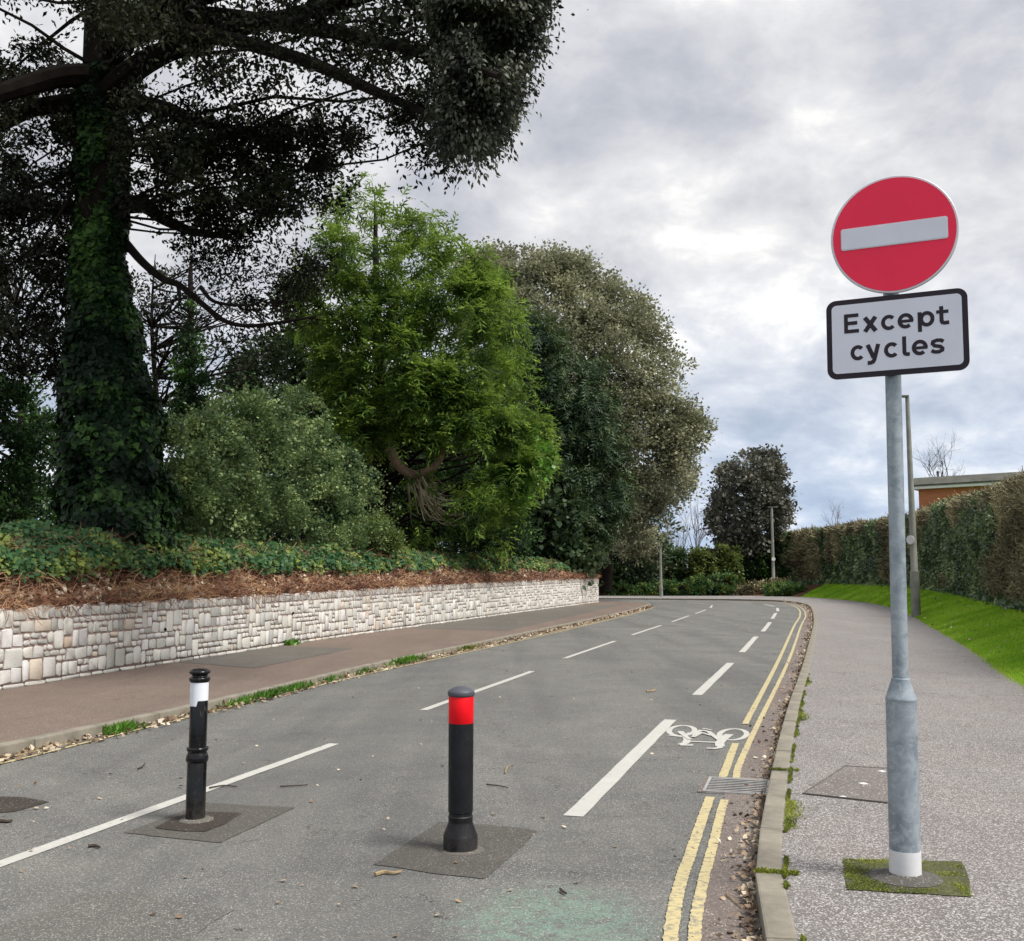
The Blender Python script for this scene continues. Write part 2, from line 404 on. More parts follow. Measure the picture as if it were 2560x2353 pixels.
def soil(name, a, b):
    m, nt, p, out = mat_new(name); q = NT(nt)
    c = q.mix(q.rng(q.noise(1.6, 5, 0.7), 0.35, 0.65), a, b)
    c = q.mix(q.rng(q.noise(22, 5, 0.8), 0.3, 0.7, 0, 0.6), c, tuple(x * 0.4 for x in a))
    q.l(c, p.inputs['Base Color']); p.inputs['Roughness'].default_value = 1.0; p.inputs['Specular IOR Level'].default_value = 0.1
    q.l(q.bump(q.noise(16, 5, 0.8), 0.8, 0.05), p.inputs['Normal'])
    return m
M_soil = soil('leafy_soil', (0.075, 0.042, 0.028), (0.16, 0.085, 0.055))
M_ground = soil('field_ground', (0.05, 0.08, 0.03), (0.09, 0.12, 0.05))
M_grassbase = soil('verge_turf', (0.15, 0.34, 0.018), (0.22, 0.42, 0.035))
M_hill = soil('hill_wood', (0.10, 0.13, 0.12), (0.13, 0.16, 0.14))
M_core = soil('hedge_shade_core', (0.022, 0.018, 0.012), (0.04, 0.032, 0.02))  # filler for hedge interiors, shade painted in as near-black brown

def stone_mat():
    m, nt, p, out = mat_new('wall_stone'); q = NT(nt); co = q.coord()
    at = q.n('ShaderNodeAttribute', attribute_name='tone', attribute_type='GEOMETRY').outputs['Color']
    f = q.noise(9, 6, 0.7, co, 1.5)
    c = q.mix(q.rng(f, 0.46, 0.74, 0, 0.40), at, (0.36, 0.35, 0.32))
    c = q.mix(q.rng(q.noise(38, 4, 0.7, co), 0.35, 0.7, 0, 0.35), c, (0.80, 0.77, 0.70))
    c = q.mix(q.rng(q.noise(20, 3, 0.7, co, 2.0), 0.60, 0.68, 0, 0.5), c, (0.40, 0.28, 0.19))
    q.l(c, p.inputs['Base Color']); p.inputs['Roughness'].default_value = 0.85
    q.l(q.bump(q.math('ADD', f, q.noise(55, 4, 0.7, co)), 0.7, 0.012), p.inputs['Normal'])
    return m
M_stone = stone_mat()
M_mortar = plain('mortar', (0.31, 0.235, 0.205), 0.95, var=0.3, vscale=4, bump=0.6, bscale=70)

def brick_mat():
    m, nt, p, out = mat_new('brickwork'); q = NT(nt); co = q.coord()
    b = q.n('ShaderNodeTexBrick'); b.inputs['Scale'].default_value = 1.0
    b.inputs['Brick Width'].default_value = 0.225; b.inputs['Row Height'].default_value = 0.075; b.inputs['Mortar Size'].default_value = 0.008
    mp = q.n('ShaderNodeMapping'); mp.inputs['Rotation'].default_value = (math.radians(90), 0, 0); q.l(co, mp.inputs[0]); q.l(mp.outputs[0], b.inputs['Vector'])
    b.inputs['Color1'].default_value = (0.62, 0.19, 0.075, 1); b.inputs['Color2'].default_value = (0.52, 0.15, 0.06, 1); b.inputs['Mortar'].default_value = (0.36, 0.24, 0.17, 1)
    q.l(q.mix(q.rng(q.noise(1.2, 4, 0.6, co), 0.4, 0.7, 0, 0.3), b.outputs[0], (0.38, 0.13, 0.06)), p.inputs['Base Color'])
    p.inputs['Roughness'].default_value = 0.9
    return m
M_brick = brick_mat()

# ------------------------------------------------------------------ paths
def catmull(pts, step):
    pts = [Vector((p[0], p[1])) for p in pts]
    P = [pts[0] * 2 - pts[1]] + pts + [pts[-1] * 2 - pts[-2]]
    fine = []
    for i in range(1, len(P) - 2):
        p0, p1, p2, p3 = P[i - 1:i + 3]
        n = max(4, int((p2 - p1).length / step))
        for k in range(n):
            t = k / n
            fine.append(0.5 * ((2 * p1) + (p2 - p0) * t + (2 * p0 - 5 * p1 + 4 * p2 - p3) * t * t + (3 * p1 - p0 - 3 * p2 + p3) * t ** 3))
    fine.append(P[-2])
    return fine
class Path:
    def __init__(s, pts, step=0.25):
        f = catmull(pts, step); s.p = f; s.L = [0.0]
        for a, b in zip(f, f[1:]): s.L.append(s.L[-1] + (b - a).length)
        s.len = s.L[-1]
        s.Ln = np.array(s.L); s.X = np.array([q.x for q in f]); s.Y = np.array([q.y for q in f])
    def at(s, t):
        return Vector((float(np.interp(t, s.Ln, s.X)), float(np.interp(t, s.Ln, s.Y))))
    def tan(s, t):
        d = s.at(min(t + 0.3, s.len)) - s.at(max(t - 0.3, 0)); return d.normalized()
    def nrm(s, t):      # to the right of travel
        d = s.tan(t); return Vector((d.y, -d.x))
    def off(s, t, o): return s.at(t) + s.nrm(t) * o
    def npat(s, t, o):
        x, y = np.interp(t, s.Ln, s.X), np.interp(t, s.Ln, s.Y)
        dx = np.interp(t + .3, s.Ln, s.X) - np.interp(t - .3, s.Ln, s.X); dy = np.interp(t + .3, s.Ln, s.Y) - np.interp(t - .3, s.Ln, s.Y)
        l = np.maximum(np.hypot(dx, dy), 1e-6)
        return x + dy / l * o, y - dx / l * o
    def s_of_y(s, y): return float(s.Ln[int(np.argmin(np.abs(s.Y - y)))])
    def poly(s, o=0.0, step=0.5, t0=0, t1=None):
        t1 = s.len if t1 is None else t1
        n = max(2, int((t1 - t0) / step)); return [s.off(t0 + (t1 - t0) * k / n, o) for k in range(n + 1)]

KERB_R = Path([(0.60, 2.4), (0.80, 3.4), (1.01, 4.25), (1.12, 4.9), (1.26, 5.42), (1.46, 6.19), (1.66, 6.87), (2.04, 8.18), (2.68, 10.32), (3.35, 12.51), (4.82, 17.22),
               (7.33, 25.45), (10.28, 35.25), (14.2, 48.95), (16.7, 58.6), (17.9, 66.0), (17.7, 70.6), (15.6, 73.9), (11.8, 76.0), (6, 78.2), (-2, 80.5), (-14, 83)])
KERB_L = Path([(-5.9, 3.0), (-4.9, 6.8), (-4.28, 8.9), (-3.55, 11.6), (-2.85, 14.7), (-2.05, 18.25), (-0.12, 25.45), (3.25, 38.6), (5.54, 47.67), (7.6, 57.5), (8.1, 61.2), (7.4, 64.6), (5.0, 67.2), (0, 69.0), (-14, 71.5)])
FOOT_R = Path([(4.2, 3.0), (5.3, 8.0), (6.82, 13.86), (7.84, 16.9), (9.65, 22.1), (12.85, 31.87), (15.9, 41.21), (19.6, 54.0), (21.8, 64.0), (23.3, 76.0), (23.0, 84.0), (20.5, 88.5), (13, 88.0), (4, 88.5), (-14, 91)])
WALL = Path([(-8.0, 5.0), (-7.25, 9.5), (-6.52, 13.27), (-6.12, 15.6), (-5.65, 18.0), (-5.2, 20.4), (-4.72, 22.91), (-3.95, 26.3), (-2.0, 34.2), (1.15, 47.06), (4.3, 59.5), (5.29, 63.44), (5.2, 64.6), (4.0, 65.6), (0.0, 66.6), (-14, 69)])
HEDGE = Path([(7.9, 9.0), (10.0, 16.0), (12.0, 22.0), (13.8, 27.6), (16.4, 36), (19.2, 45), (22.2, 56), (23.9, 64), (26, 76), (26.6, 86), (25.8, 94), (23.6, 99.5), (20, 101.5)])
CENTRE = Path([(-3.6, 2.2), (-2.71, 5.6), (-1.63, 9.6), (-1.02, 12.03), (0.33, 17.05), (1.02, 19.85), (2.51, 25.3), (3.26, 28.1), (4.88, 33.9), (5.7, 36.8), (7.35, 42.9), (8.1, 45.6), (9.65, 51.4), (10.9, 56.5), (11.9, 62.5), (11.2, 67), (8.5, 70.2), (3, 73), (-12, 77)])
LANE = Path([(0.39, 6.71), (1.7, 11.21), (2.41, 13.58), (3.94, 18.72), (4.76, 21.47), (6.43, 27.27), (7.26, 29.97), (9.07, 36.36), (9.99, 39.68), (11.81, 46.24), (12.6, 49.0), (14.1, 55.0), (14.9, 59.5), (15.3, 64), (14.6, 67.5), (12.5, 70.6)])
YEL_IN = Path([(0.40, 2.8), (0.56, 3.8), (0.66, 4.45), (0.81, 5.16), (1.01, 5.92), (1.37, 7.27), (1.59, 7.95), (2.05, 9.6), (2.42, 10.85), (5.0, 19.45), (9.07, 33.27), (11.9, 42.71), (14.55, 52.45), (16.55, 61.5), (16.95, 66.5), (16.1, 70.5), (14.2, 72.9)])
YEL_OUT = Path([(0.52, 2.8), (0.67, 3.8), (0.76, 4.45), (0.92, 5.16), (1.12, 5.92), (1.45, 7.18), (1.69, 7.94), (2.17, 9.6), (5.19, 19.45), (9.27, 33.2), (12.1, 42.6), (14.75, 52.4), (16.78, 61.4), (17.2, 66.6), (16.35, 70.8), (14.4, 73.2)])
YEL_L = Path([(-5.55, 3.2), (-4.75, 6.6), (-4.17, 8.58), (-3.85, 10.0), (-3.5, 11.5), (-3.03, 13.5), (-2.37, 16.2), (-1.2, 20.4), (0.66, 27.08), (3.85, 39.2), (5.75, 46.8), (7.85, 56.6)])

# ------------------------------------------------------------------ ground sheets
def sheet(name, outline, z, mat, parent=None, **k):
    pts = [Vector((p[0], p[1], z)) for p in outline]
    tris = tessellate_polygon([pts])
    me = bpy.data.meshes.new(name)
    fs = []
    for t in tris:
        a, b, c = (pts[i] for i in t)
        fs.append(t if (b - a).cross(c - a).z > 0 else t[::-1])
    me.from_pydata([tuple(p) for p in pts], [], fs); me.materials.append(mat); me.update()
    return tag(link_mesh(name, me, None, parent), **k)

g = MB()
N = 64
ring = [(3500 * math.cos(2 * math.pi * k / N), 3500 * math.sin(2 * math.pi * k / N), -0.12) for k in range(N)]
g.add(ring, [tuple(range(N))])
tag(g.build('ground', M_ground), kind='structure')
sheet('road', KERB_L.poly(-0.06) + KERB_R.poly(0.06)[::-1], 0.0, M_road, kind='structure')
sheet('footway', FOOT_R.poly(0.12) + KERB_R.poly(0.11)[::-1], 0.1, M_foot_r, kind='structure')
sheet('footway', WALL.poly(-0.12) + KERB_L.poly(-0.11)[::-1], 0.1, M_foot_l, kind='structure')
# brownish channel between the double yellow lines and the kerb
def ribbon(name, path, o0, o1, z, mat, t0=0, t1=None, step=0.4, jit=0.0, parent=None, **k):
    t1 = path.len if t1 is None else t1
    n = max(1, int((t1 - t0) / step)); V = []
    for i in range(n + 1):
        t = t0 + (t1 - t0) * i / n
        j0, j1 = (random.uniform(-jit, jit), random.uniform(-jit, jit)) if jit else (0, 0)
        a, b = path.off(t, o0 + j0), path.off(t, o1 + j1)
        V += [(a.x, a.y, z), (b.x, b.y, z)]
    F = [(2 * i, 2 * i + 1, 2 * i + 3, 2 * i + 2) for i in range(n)]
    return np_mesh(name, np.array(V), np.array(F), mat, parent, **k)
tt = YEL_OUT.len
outl = YEL_OUT.poly(-0.02, 0.4) + [KERB_R.off(t, 0.05) for t in np.linspace(KERB_R.s_of_y(71), KERB_R.s_of_y(2.8), 120)]
sheet('gutter', outl, 0.004, M_gutter, kind='structure')
sheet('gutter', KERB_L.poly(-0.05, 0.4, 0, KERB_L.s_of_y(58)) + YEL_L.poly(-0.06, 0.4)[::-1], 0.004, M_gutter, kind='structure')

# ---- patches in the surfacing
def patch(name, px, z, mat, base=0.0, **k):
    P = [G(x, y, base) for x, y in px]; out = []
    for a, b in zip(P, P[1:] + P[:1]):
        m = max(2, int((b - a).length / 0.05))
        for i in range(m):
            q = a.lerp(b, i / m); r = 0.012 * mnoise.noise(q * 9) + 0.02 * mnoise.noise(q * 2.3) + random.uniform(-.003, .003)
            out.append((q.x + r, q.y + r * 0.7))
    return sheet(name, out, z, mat, kind='structure', **k)
patch('asphalt_patch', [(310, 2083), (517, 2008), (734, 2021), (549, 2109)], 0.004, M_patch)
patch('asphalt_patch', [(388, 2072), (430, 2048), (478, 2032), (598, 2036), (565, 2062), (517, 2081), (450, 2080)], 0.008, M_patch2)
patch('asphalt_patch', [(937, 2162), (1099, 2056), (1240, 2064), (1345, 2079), (1280, 2140), (1215, 2198), (1080, 2184)], 0.004, M_patch)
patch('asphalt_patch', [(-60, 1990), (60, 1995), (120, 2006), (40, 2030), (-60, 2040)], 0.004, M_patch2)
M_patch3 = asphalt('old_patch_asphalt', (0.125, 0.125, 0.118), (0.20, 0.195, 0.172), (0.46, 0.45, 0.42), 0.12, chip=190)
patch('asphalt_patch', [(225, 2226), (400, 2240), (580, 2276), (500, 2330), (450, 2420), (-60, 2440), (-60, 2330), (90, 2290)], 0.003, M_patch3)
patch('footway_patch', [(447, 1656), (626, 1615), (888, 1621), (634, 1671)], 0.104, M_foot_patch, 0.1)
patch('footway_patch', [(1029, 1571), (1230, 1536), (1420, 1517), (1560, 1511), (1268, 1577)], 0.104, M_foot_patch, 0.1)
M_mosspatch = asphalt('mossy_patch', (0.050, 0.052, 0.034), (0.095, 0.095, 0.05), (0.17, 0.18, 0.08), 0.2, warm=(0.13, 0.145, 0.025))
patch('mossy_patch', [(2107, 2149), (2401, 2156), (2420, 2200), (2431, 2244), (2330, 2238), (2114, 2227)], 0.104, M_mosspatch, 0.1)

# ---- road markings
mk = empty('road_marking', label='white dashed centre line running up the middle of the road', cat='road marking')
def dash(path, y0, y1, w, parent, name='dash', skew=0.0):
    t0, t1 = path.s_of_y(y0) if y0 > -50 else 0, path.s_of_y(y1)
    return ribbon(name, path, -w / 2, w / 2, 0.004, M_white, t0, t1, 0.3, 0.003, parent)
def dashes(path, spans, w, parent):
    for t0, t1 in spans: ribbon('dash', path, -w / 2, w / 2, 0.004, M_white, t0, t1, 0.3, 0.003, parent)
cs = CENTRE.s_of_y
dashes(CENTRE, [(cs(3.0), cs(9.6)), (cs(12.0), cs(17.05)), (cs(19.85), cs(25.3)), (cs(28.1), cs(33.9)), (cs(36.8), cs(42.9)), (cs(45.6), cs(51.4)), (cs(54.5), cs(60.0)), (cs(63.5), cs(66.8))], 0.10, mk)
mk2 = empty('road_marking', label='white dashed line marking off the cycle lane on the right', cat='road marking')
ls = LANE.s_of_y
dashes(LANE, [(0, ls(11.21)), (ls(13.58), ls(18.72)), (ls(21.47), ls(27.27)), (ls(29.97), ls(36.36)), (ls(39.68), ls(46.2)), (ls(49.0), ls(54.6)), (ls(57.5), ls(62.5)), (LANE.len - 6, LANE.len - 3)], 0.13, mk2)
mk3 = empty('double_yellow_line', label='faded double yellow lines along the right kerb', cat='road marking')
ys, yo = YEL_IN.s_of_y, YEL_OUT.s_of_y
def yel(path, t0, t1, w, parent): ribbon('yellow_line', path, -w / 2, w / 2, 0.008, M_yellow, t0, t1, 0.022 if t1 - t0 < 13 else 0.25, 0.0035, parent)
yel(YEL_IN, 0.1, ys(7.22), 0.064, mk3); yel(YEL_IN, ys(7.95), ys(9.62), 0.064, mk3); yel(YEL_IN, ys(10.75), ys(20), 0.064, mk3); yel(YEL_IN, ys(20), YEL_IN.len, 0.064, mk3)
yel(YEL_OUT, 0.1, yo(7.2), 0.055, mk3); yel(YEL_OUT, yo(7.92), yo(19), 0.055, mk3); yel(YEL_OUT, yo(19), YEL_OUT.len, 0.055, mk3)
mk4 = empty('double_yellow_line', label='thin double yellow lines beside the leaf-filled left gutter', cat='road marking')
yel(YEL_L, 0, YEL_L.s_of_y(14), 0.055, mk4); yel(YEL_L, YEL_L.s_of_y(14), YEL_L.len, 0.055, mk4)
for a, b in ((0, YEL_L.s_of_y(14)), (YEL_L.s_of_y(14), YEL_L.len)):
    ribbon('yellow_line', YEL_L, -0.17, -0.12, 0.008, M_yellow, a, b, 0.03 if a == 0 else 0.25, 0.003, mk4)

# strokes: flat thick polylines, used for the cycle symbol and for lettering
def stroke(pts, w, z, closed=False):
    pts = [Vector(p) for p in pts]; n = len(pts); V = []
    for i, p in enumerate(pts):
        a = pts[(i - 1) % n] if (closed or i > 0) else None
        b = pts[(i + 1) % n] if (closed or i < n - 1) else None
        d1 = (p - a).normalized() if a else None; d2 = (b - p).normalized() if b else None
        d1 = d1 or d2; d2 = d2 or d1
        t = (d1 + d2).normalized(); nn = Vector((-t.y, t.x))
        m = w / 2 / max(0.45, nn.dot(Vector((-d1.y, d1.x))))
        V += [p + nn * m, p - nn * m]
    F = [(2 * i, 2 * i + 1, (2 * i + 3) % (2 * n), (2 * i + 2) % (2 * n)) for i in range(n if closed else n - 1)]
    return [(v.x, v.y, z) for v in V], F
def arc(cx, cy, rx, ry, a0, a1, n=14):
    return [(cx + rx * math.cos(math.radians(a0 + (a1 - a0) * k / n)), cy + ry * math.sin(math.radians(a0 + (a1 - a0) * k / n))) for k in range(n + 1)]
# cycle symbol, seen upside down (it faces riders coming towards the camera); drawn on the road level from its outline
cyc = MB()
def cpx(pts): return [G(1600 + x / 5.586, 1780 + y / 5.586).xy for x, y in pts]
def cst(pts, w, closed=False, z=[0.0042]):
    v, f = stroke(cpx(pts), w, z[0], closed); cyc.add(v, f); z[0] += 0.0004
def ell(cx, cy, rx, ry, sk, a0=0, a1=360, n=26):
    return [(cx + rx * math.cos(math.radians(a0 + (a1 - a0) * k / n)) + sk * math.sin(math.radians(a0 + (a1 - a0) * k / n)) * ry, cy - ry * math.sin(math.radians(a0 + (a1 - a0) * k / n))) for k in range(n + 1)]
cst(ell(585, 266, 178, 72, 0.25)[:-1], 0.055, True)
cst(ell(1300, 320, 190, 78, 0.25)[:-1], 0.055, True)
cst([(400, 330), (570, 350), (640, 330), (700, 300), (780, 310)], 0.05)
cst([(560, 275), (620, 330), (660, 400)], 0.06)
cst([(660, 395), (640, 440), (560, 465)], 0.07)
cst([(560, 468), (740, 472)], 0.075)
cst([(700, 420), (900, 428), (1110, 436)], 0.055)
cst([(1250, 320), (1170, 380), (1110, 440), (1120, 490)], 0.085)
cst([(1130, 470), (1110, 510), (1030, 522), (930, 515)], 0.055)
cst([(760, 350), (800, 290), (860, 262)], 0.05)
cst([(860, 262), (960, 285), (1040, 350), (1110, 400)], 0.05)
cst([(740, 362), (860, 300), (1000, 340)], 0.045)
cst([(870, 240), (1000, 262)], 0.035)
cst([(700, 395), (560, 300)], 0.045)
tag(cyc.build('cycle_symbol', M_white), label='white bicycle symbol painted beside the double yellow lines', cat='road marking')

# ---- kerbs, laid as separate stones
def kerb(path, o, label_name, t0, t1, w=0.125, jumps=0.92):
    root = empty(label_name, kind='structure')
    me = None; t = t0; side = 1 if o > 0 else -1
    cache = []
    for v in range(6):
        b = MB(); b.box((0, 0, -0.02), (w, jumps - 0.012, 0.25)); ob = b.build('kerb_stone', M_kerb, bevel=0.012)
        m2 = ob.data
        for vt in m2.vertices:
            vt.co.x += 0.004 * mnoise.noise(vt.co * 9 + Vector((v * 7, 0, 0))); vt.co.z += 0.004 * mnoise.noise(vt.co * 7 + Vector((0, v * 7, 3)))
        cache.append(m2); bpy.data.objects.remove(ob)
    while t + jumps < t1:
        a, b2 = path.off(t, o), path.off(t + jumps, o); mid = (a + b2) / 2; d = b2 - a
        ob = bpy.data.objects.new('kerb_stone', random.choice(cache)); COL.objects.link(ob); ob.parent = root
        ob.location = (mid.x, mid.y, random.uniform(-0.002, 0.002)); ob.rotation_euler = (random.uniform(-.003, .003), random.uniform(-.01, .01), math.atan2(d.y, d.x) - math.pi / 2)
        t += jumps
    return root
kerb(KERB_R, 0.0625, 'kerb', 0.0, KERB_R.len)
kerb(KERB_L, -0.0625, 'kerb', 0.0, KERB_L.len)

# ------------------------------------------------------------------ terrain of the banks
def wall_top(y): return float(np.interp(y, [5, 13.3, 22.9, 34, 63], [1.08, 1.13, 1.21, 1.37, 1.62]))
def bank_top(y): return float(np.interp(y, [5, 14.5, 18, 24, 36, 64], [1.78, 1.80, 1.95, 1.90, 2.02, 2.15]))
V = []; F = []
TL = np.linspace(0, WALL.len, 150)
offs = [-0.02, -0.3, -0.75, -1.2, -2.0, -4.0, -9.0, -60.0]
for i, t in enumerate(TL):
    p = WALL.at(t); n = WALL.nrm(t); yy = min(p.y, 64)
    for j, o in enumerate(offs):
        q = p + n * o
        if o == -60.0: q = Vector((-70, p.y))
        if o == -9.0: q = Vector((min(p.x - 9, -5 if p.y > 60 else 99), p.y))
        if p.y > 63 and o < -2: q = Vector((max(q.x, -70), min(q.y, 63.0)))
        wt, bt = wall_top(yy), bank_top(yy)
        z = [wt - 0.03, wt + 0.10, wt + 0.42 * (bt - wt) / 0.7, bt - 0.05, bt, bt + 0.12, bt + 0.2, bt + 0.6][j]
        if 0.2 < -o < 20: z += 0.10 * mnoise.noise(Vector((q.x, q.y, 0)) * 0.9)
        V.append((q.x, q.y, z))
K = len(offs)
F = [(i * K + j, i * K + j + 1, (i + 1) * K + j + 1, (i + 1) * K + j) for i in range(len(TL) - 1) for j in range(K - 1)]
np_mesh('bank', np.array(V), np.array([f[::-1] for f in F]), M_soil, smooth=True, kind='structure')

def verge_z(y): return float(np.interp(y, [9, 20, 27.6, 45, 64, 88, 102], [0.45, 0.6, 0.68, 0.95, 1.12, 1.2, 1.0]))
V = []; SS = np.linspace(0, 1, 110)
vx = []
hs = [HEDGE.s_of_y(y) for y in (9, 27.6, 45, 64, 88, 99)]
for u in SS:
    th = u * HEDGE.len; h = HEDGE.at(th)
    tf = float(np.interp(th, [HEDGE.s_of_y(y) for y in (9, 27.6, 45, 64, 76, 88)] + [HEDGE.len], [FOOT_R.s_of_y(8), FOOT_R.s_of_y(26.5), FOOT_R.s_of_y(43.5), FOOT_R.s_of_y(62.5), FOOT_R.s_of_y(75), FOOT_R.s_of_y(84), FOOT_R.s_of_y(84) + 6]))
    f = FOOT_R.at(tf); zv = verge_z(h.y); row = []
    for k, e in enumerate((0, 0.12, 0.35, 0.7, 1.0)):
        p = f.lerp(h, e); row.append((p.x, p.y, 0.092 + (zv - 0.09) * (e ** 0.85) + (0.03 * mnoise.noise(Vector((p.x, p.y, 5))) if 0 < e else 0)))
    p = h + HEDGE.nrm(th) * 2.5; row.append((p.x, p.y, zv + 0.3))
    p = h + HEDGE.nrm(th) * 30; row.append((max(p.x, h.x + 3), p.y, zv + 0.4))
    V += row
K = 7
F = [(i * K + j, i * K + j + 1, (i + 1) * K + j + 1, (i + 1) * K + j) for i in range(len(SS) - 1) for j in range(K - 1)]
VERGE = np.array(V).reshape(len(SS), K, 3)
vg = np_mesh('verge', np.array(V), np.array([f[::-1] for f in F]), M_grassbase, smooth=True, kind='structure')
vg.data.materials.append(M_soil); I_END = int(HEDGE.s_of_y(87) / HEDGE.len * (len(SS) - 1))
for pi, pl_ in enumerate(vg.data.polygons):
    if pi // (K - 1) >= I_END: pl_.material_index = 1
# far bank behind the bend and distant high ground
V = []; xs = np.linspace(-60, 60, 60)
for x in xs:
    y0 = float(np.interp(x, [-60, -14, 4, 13, 20.5, 24, 60], [97, 91.2, 88.7, 88.2, 89.0, 98, 104]))
    for k, (dy, z) in enumerate(((0, 0.06), (2.6, 0.10), (4.5, 0.7), (12, 1.3), (80, 1.2))):
        V.append((x, y0 + dy, z + 0.08 * mnoise.noise(Vector((x, dy, 1)))))
F = [(i * 5 + j, (i + 1) * 5 + j, (i + 1) * 5 + j + 1, i * 5 + j + 1) for i in range(59) for j in range(4)]
np_mesh('far_bank', np.array(V), np.array(F), M_soil, smooth=True, kind='structure')
V = []; F = []
for i in range(60):
    x = -500 + 1300 * i / 59
    for k, (y, z) in enumerate(((420, -1), (520, 9 + 5 * mnoise.noise(Vector((x / 120, 0, 0)))), (640, 12 + 6 * mnoise.noise(Vector((x / 100, 2, 0)))), (900, -1))):
        V.append((x, y, z))
F = [(i * 4 + j, (i + 1) * 4 + j, (i + 1) * 4 + j + 1, i * 4 + j + 1) for i in range(59) for j in range(3)]
np_mesh('hills', np.array(V), np.array(F), M_hill, smooth=True, kind='structure')

# ------------------------------------------------------------------ the stone wall
def build_wall():
    root = empty('stone_wall', (-6.5, 13.3, 0.1), label='low pale rubble stone retaining wall along the left footway', cat='wall')
    t_end = WALL.s_of_y(65.6) if False else WALL.len - 8.0
    # mortar body
    V = []; T = np.arange(0, t_end + 0.2, 0.4)
    for t in T:
        p = WALL.at(t); n = WALL.nrm(t); top = wall_top(min(p.y, 64)) - 0.02
        a, b = p + n * -0.006, p + n * -0.34
        V += [(a.x, a.y, 0.02), (a.x, a.y, top), (b.x, b.y, top), (b.x, b.y, 0.02)]
    F = [(i * 4 + j, (i + 1) * 4 + j, (i + 1) * 4 + (j + 1) % 4, i * 4 + (j + 1) % 4) for i in range(len(T) - 1) for j in range(4)]
    F += [(0, 1, 2, 3), tuple(len(V) - 4 + k for k in (3, 2, 1, 0))]
    np_mesh('mortar', np.array(V), np.array(F), M_mortar, root)
    # random rubble: rectangles of whole cells
    cw = 0.074; nh = 12; ns = int(t_end / cw)
    rnd = random.Random(5)
    occ = np.zeros((ns, nh), bool); rects = []
    sizes = [(3, 2), (3, 3), (2, 2), (4, 2), (2, 3), (4, 3), (3, 1), (2, 1), (5, 3), (5, 2), (1, 1), (2, 4), (3, 4), (4, 4)]
    wts = [9, 14, 13, 5, 8, 8, 4, 6, 3, 2, 3, 0, 4, 1]
    for i in range(ns):
        if occ[i, nh - 1]: continue
        w, h = rnd.choice([(2, 2), (3, 2), (3, 2), (4, 2), (2, 3), (3, 2), (2, 2)])
        w = min(w, ns - i); occ[i:i + w, nh - h:nh] = True; rects.append((i, nh - h, w, h))
    for i in range(ns):
        if occ[i, 0]: continue
        w = min(rnd.choice([3, 4, 5, 6]), ns - i); occ[i:i + w, 0] = True; rects.append((i, 0, w, 0.62))
    for i in range(ns):
        for j in range(1, nh):
            if occ[i, j]: continue
            for tr in range(14):
                w, h = rnd.choices(sizes, wts)[0]
                if i + w <= ns and j + h <= nh and not occ[i:i + w, j:j + h].any(): break
            else:
                w, h = 1, 1
                if i + 2 <= ns and not occ[i:i + 2, j].any(): w = 2
            occ[i:i + w, j:j + h] = True; rects.append((i, j, w, h))
    tones = [(0.60, 0.585, 0.53), (0.64, 0.63, 0.585), (0.54, 0.54, 0.51), (0.44, 0.445, 0.43), (0.33, 0.335, 0.31), (0.58, 0.49, 0.39), (0.66, 0.65, 0.645), (0.50, 0.38, 0.28), (0.60, 0.59, 0.57)]
    tw = [10, 10, 8, 5, 3, 1.5, 5, 0.6, 7]
    stones = []
    for (i, j, w, h) in rects:
        t = i * cw; yy = WALL.at(t).y; H = (wall_top(min(yy, 64)) - 0.1) / nh
        g = 0.0115
        x0, x1 = g, w * cw - g; y0, y1 = j * H + g, (j + h) * H - g
        if j == 0: y0 = 0.0
        if j + h == nh: y1 += rnd.uniform(-0.03, 0.022)
        if j == 1: y0 = 0.66 * H + g
        W_, H_ = x1 - x0, y1 - y0
        cx_, cy_ = min(W_ * 0.25, 0.026) * rnd.uniform(0.4, 1.4), min(H_ * 0.28, 0.026) * rnd.uniform(0.4, 1.4)
        jm = 0.004 + 0.05 * min(W_, H_); ja = lambda: rnd.uniform(-jm, jm)
        o = [(x0 + cx_, y0), (x1 - cx_, y0), (x1, y0 + cy_), (x1, y1 - cy_), (x1 - cx_, y1), (x0 + cx_, y1), (x0, y1 - cy_), (x0, y0 + cy_)]
        o = [(a + ja(), b + ja()) for a, b in o]
        mx, my = (x0 + x1) / 2, (y0 + y1) / 2
        pr = rnd.uniform(0.004, 0.013)
        vs = []
        for dep, sc in ((-0.05, 1.0), (pr * 0.3, 1.0), (pr, 0.86)):
            for a, b in o:
                sx = mx + (a - mx) * (1 - (1 - sc) * min(1, 0.10 / max(W_, 0.05)))
                sy = my + (b - my) * (1 - (1 - sc) * min(1, 0.10 / max(H_, 0.05)))
                vs.append((t + sx, sy + 0.1, dep + (rnd.uniform(-0.004, 0.004) if sc < 1 else 0)))
        fs = [(r * 8 + k, r * 8 + (k + 1) % 8, (r + 1) * 8 + (k + 1) % 8, (r + 1) * 8 + k) for r in range(2) for k in range(8)] + [tuple(range(16, 24))]
        wv = []
        for (s, z, dpt) in vs:
            q = WALL.off(s, dpt); wv.append((q.x, q.y, z))
        c0 = rnd.choices(tones, tw)[0]; v = rnd.uniform(0.88, 1.1)
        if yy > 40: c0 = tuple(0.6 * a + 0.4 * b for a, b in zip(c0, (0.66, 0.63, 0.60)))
        dist = max(4, yy); size = W_ * H_ / dist ** 2
        px = WALL.at(t).x / yy
        if px < -0.52 or yy > 64: size *= 0.001
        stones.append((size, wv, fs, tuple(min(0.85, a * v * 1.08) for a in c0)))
    stones.sort(key=lambda s: -s[0])
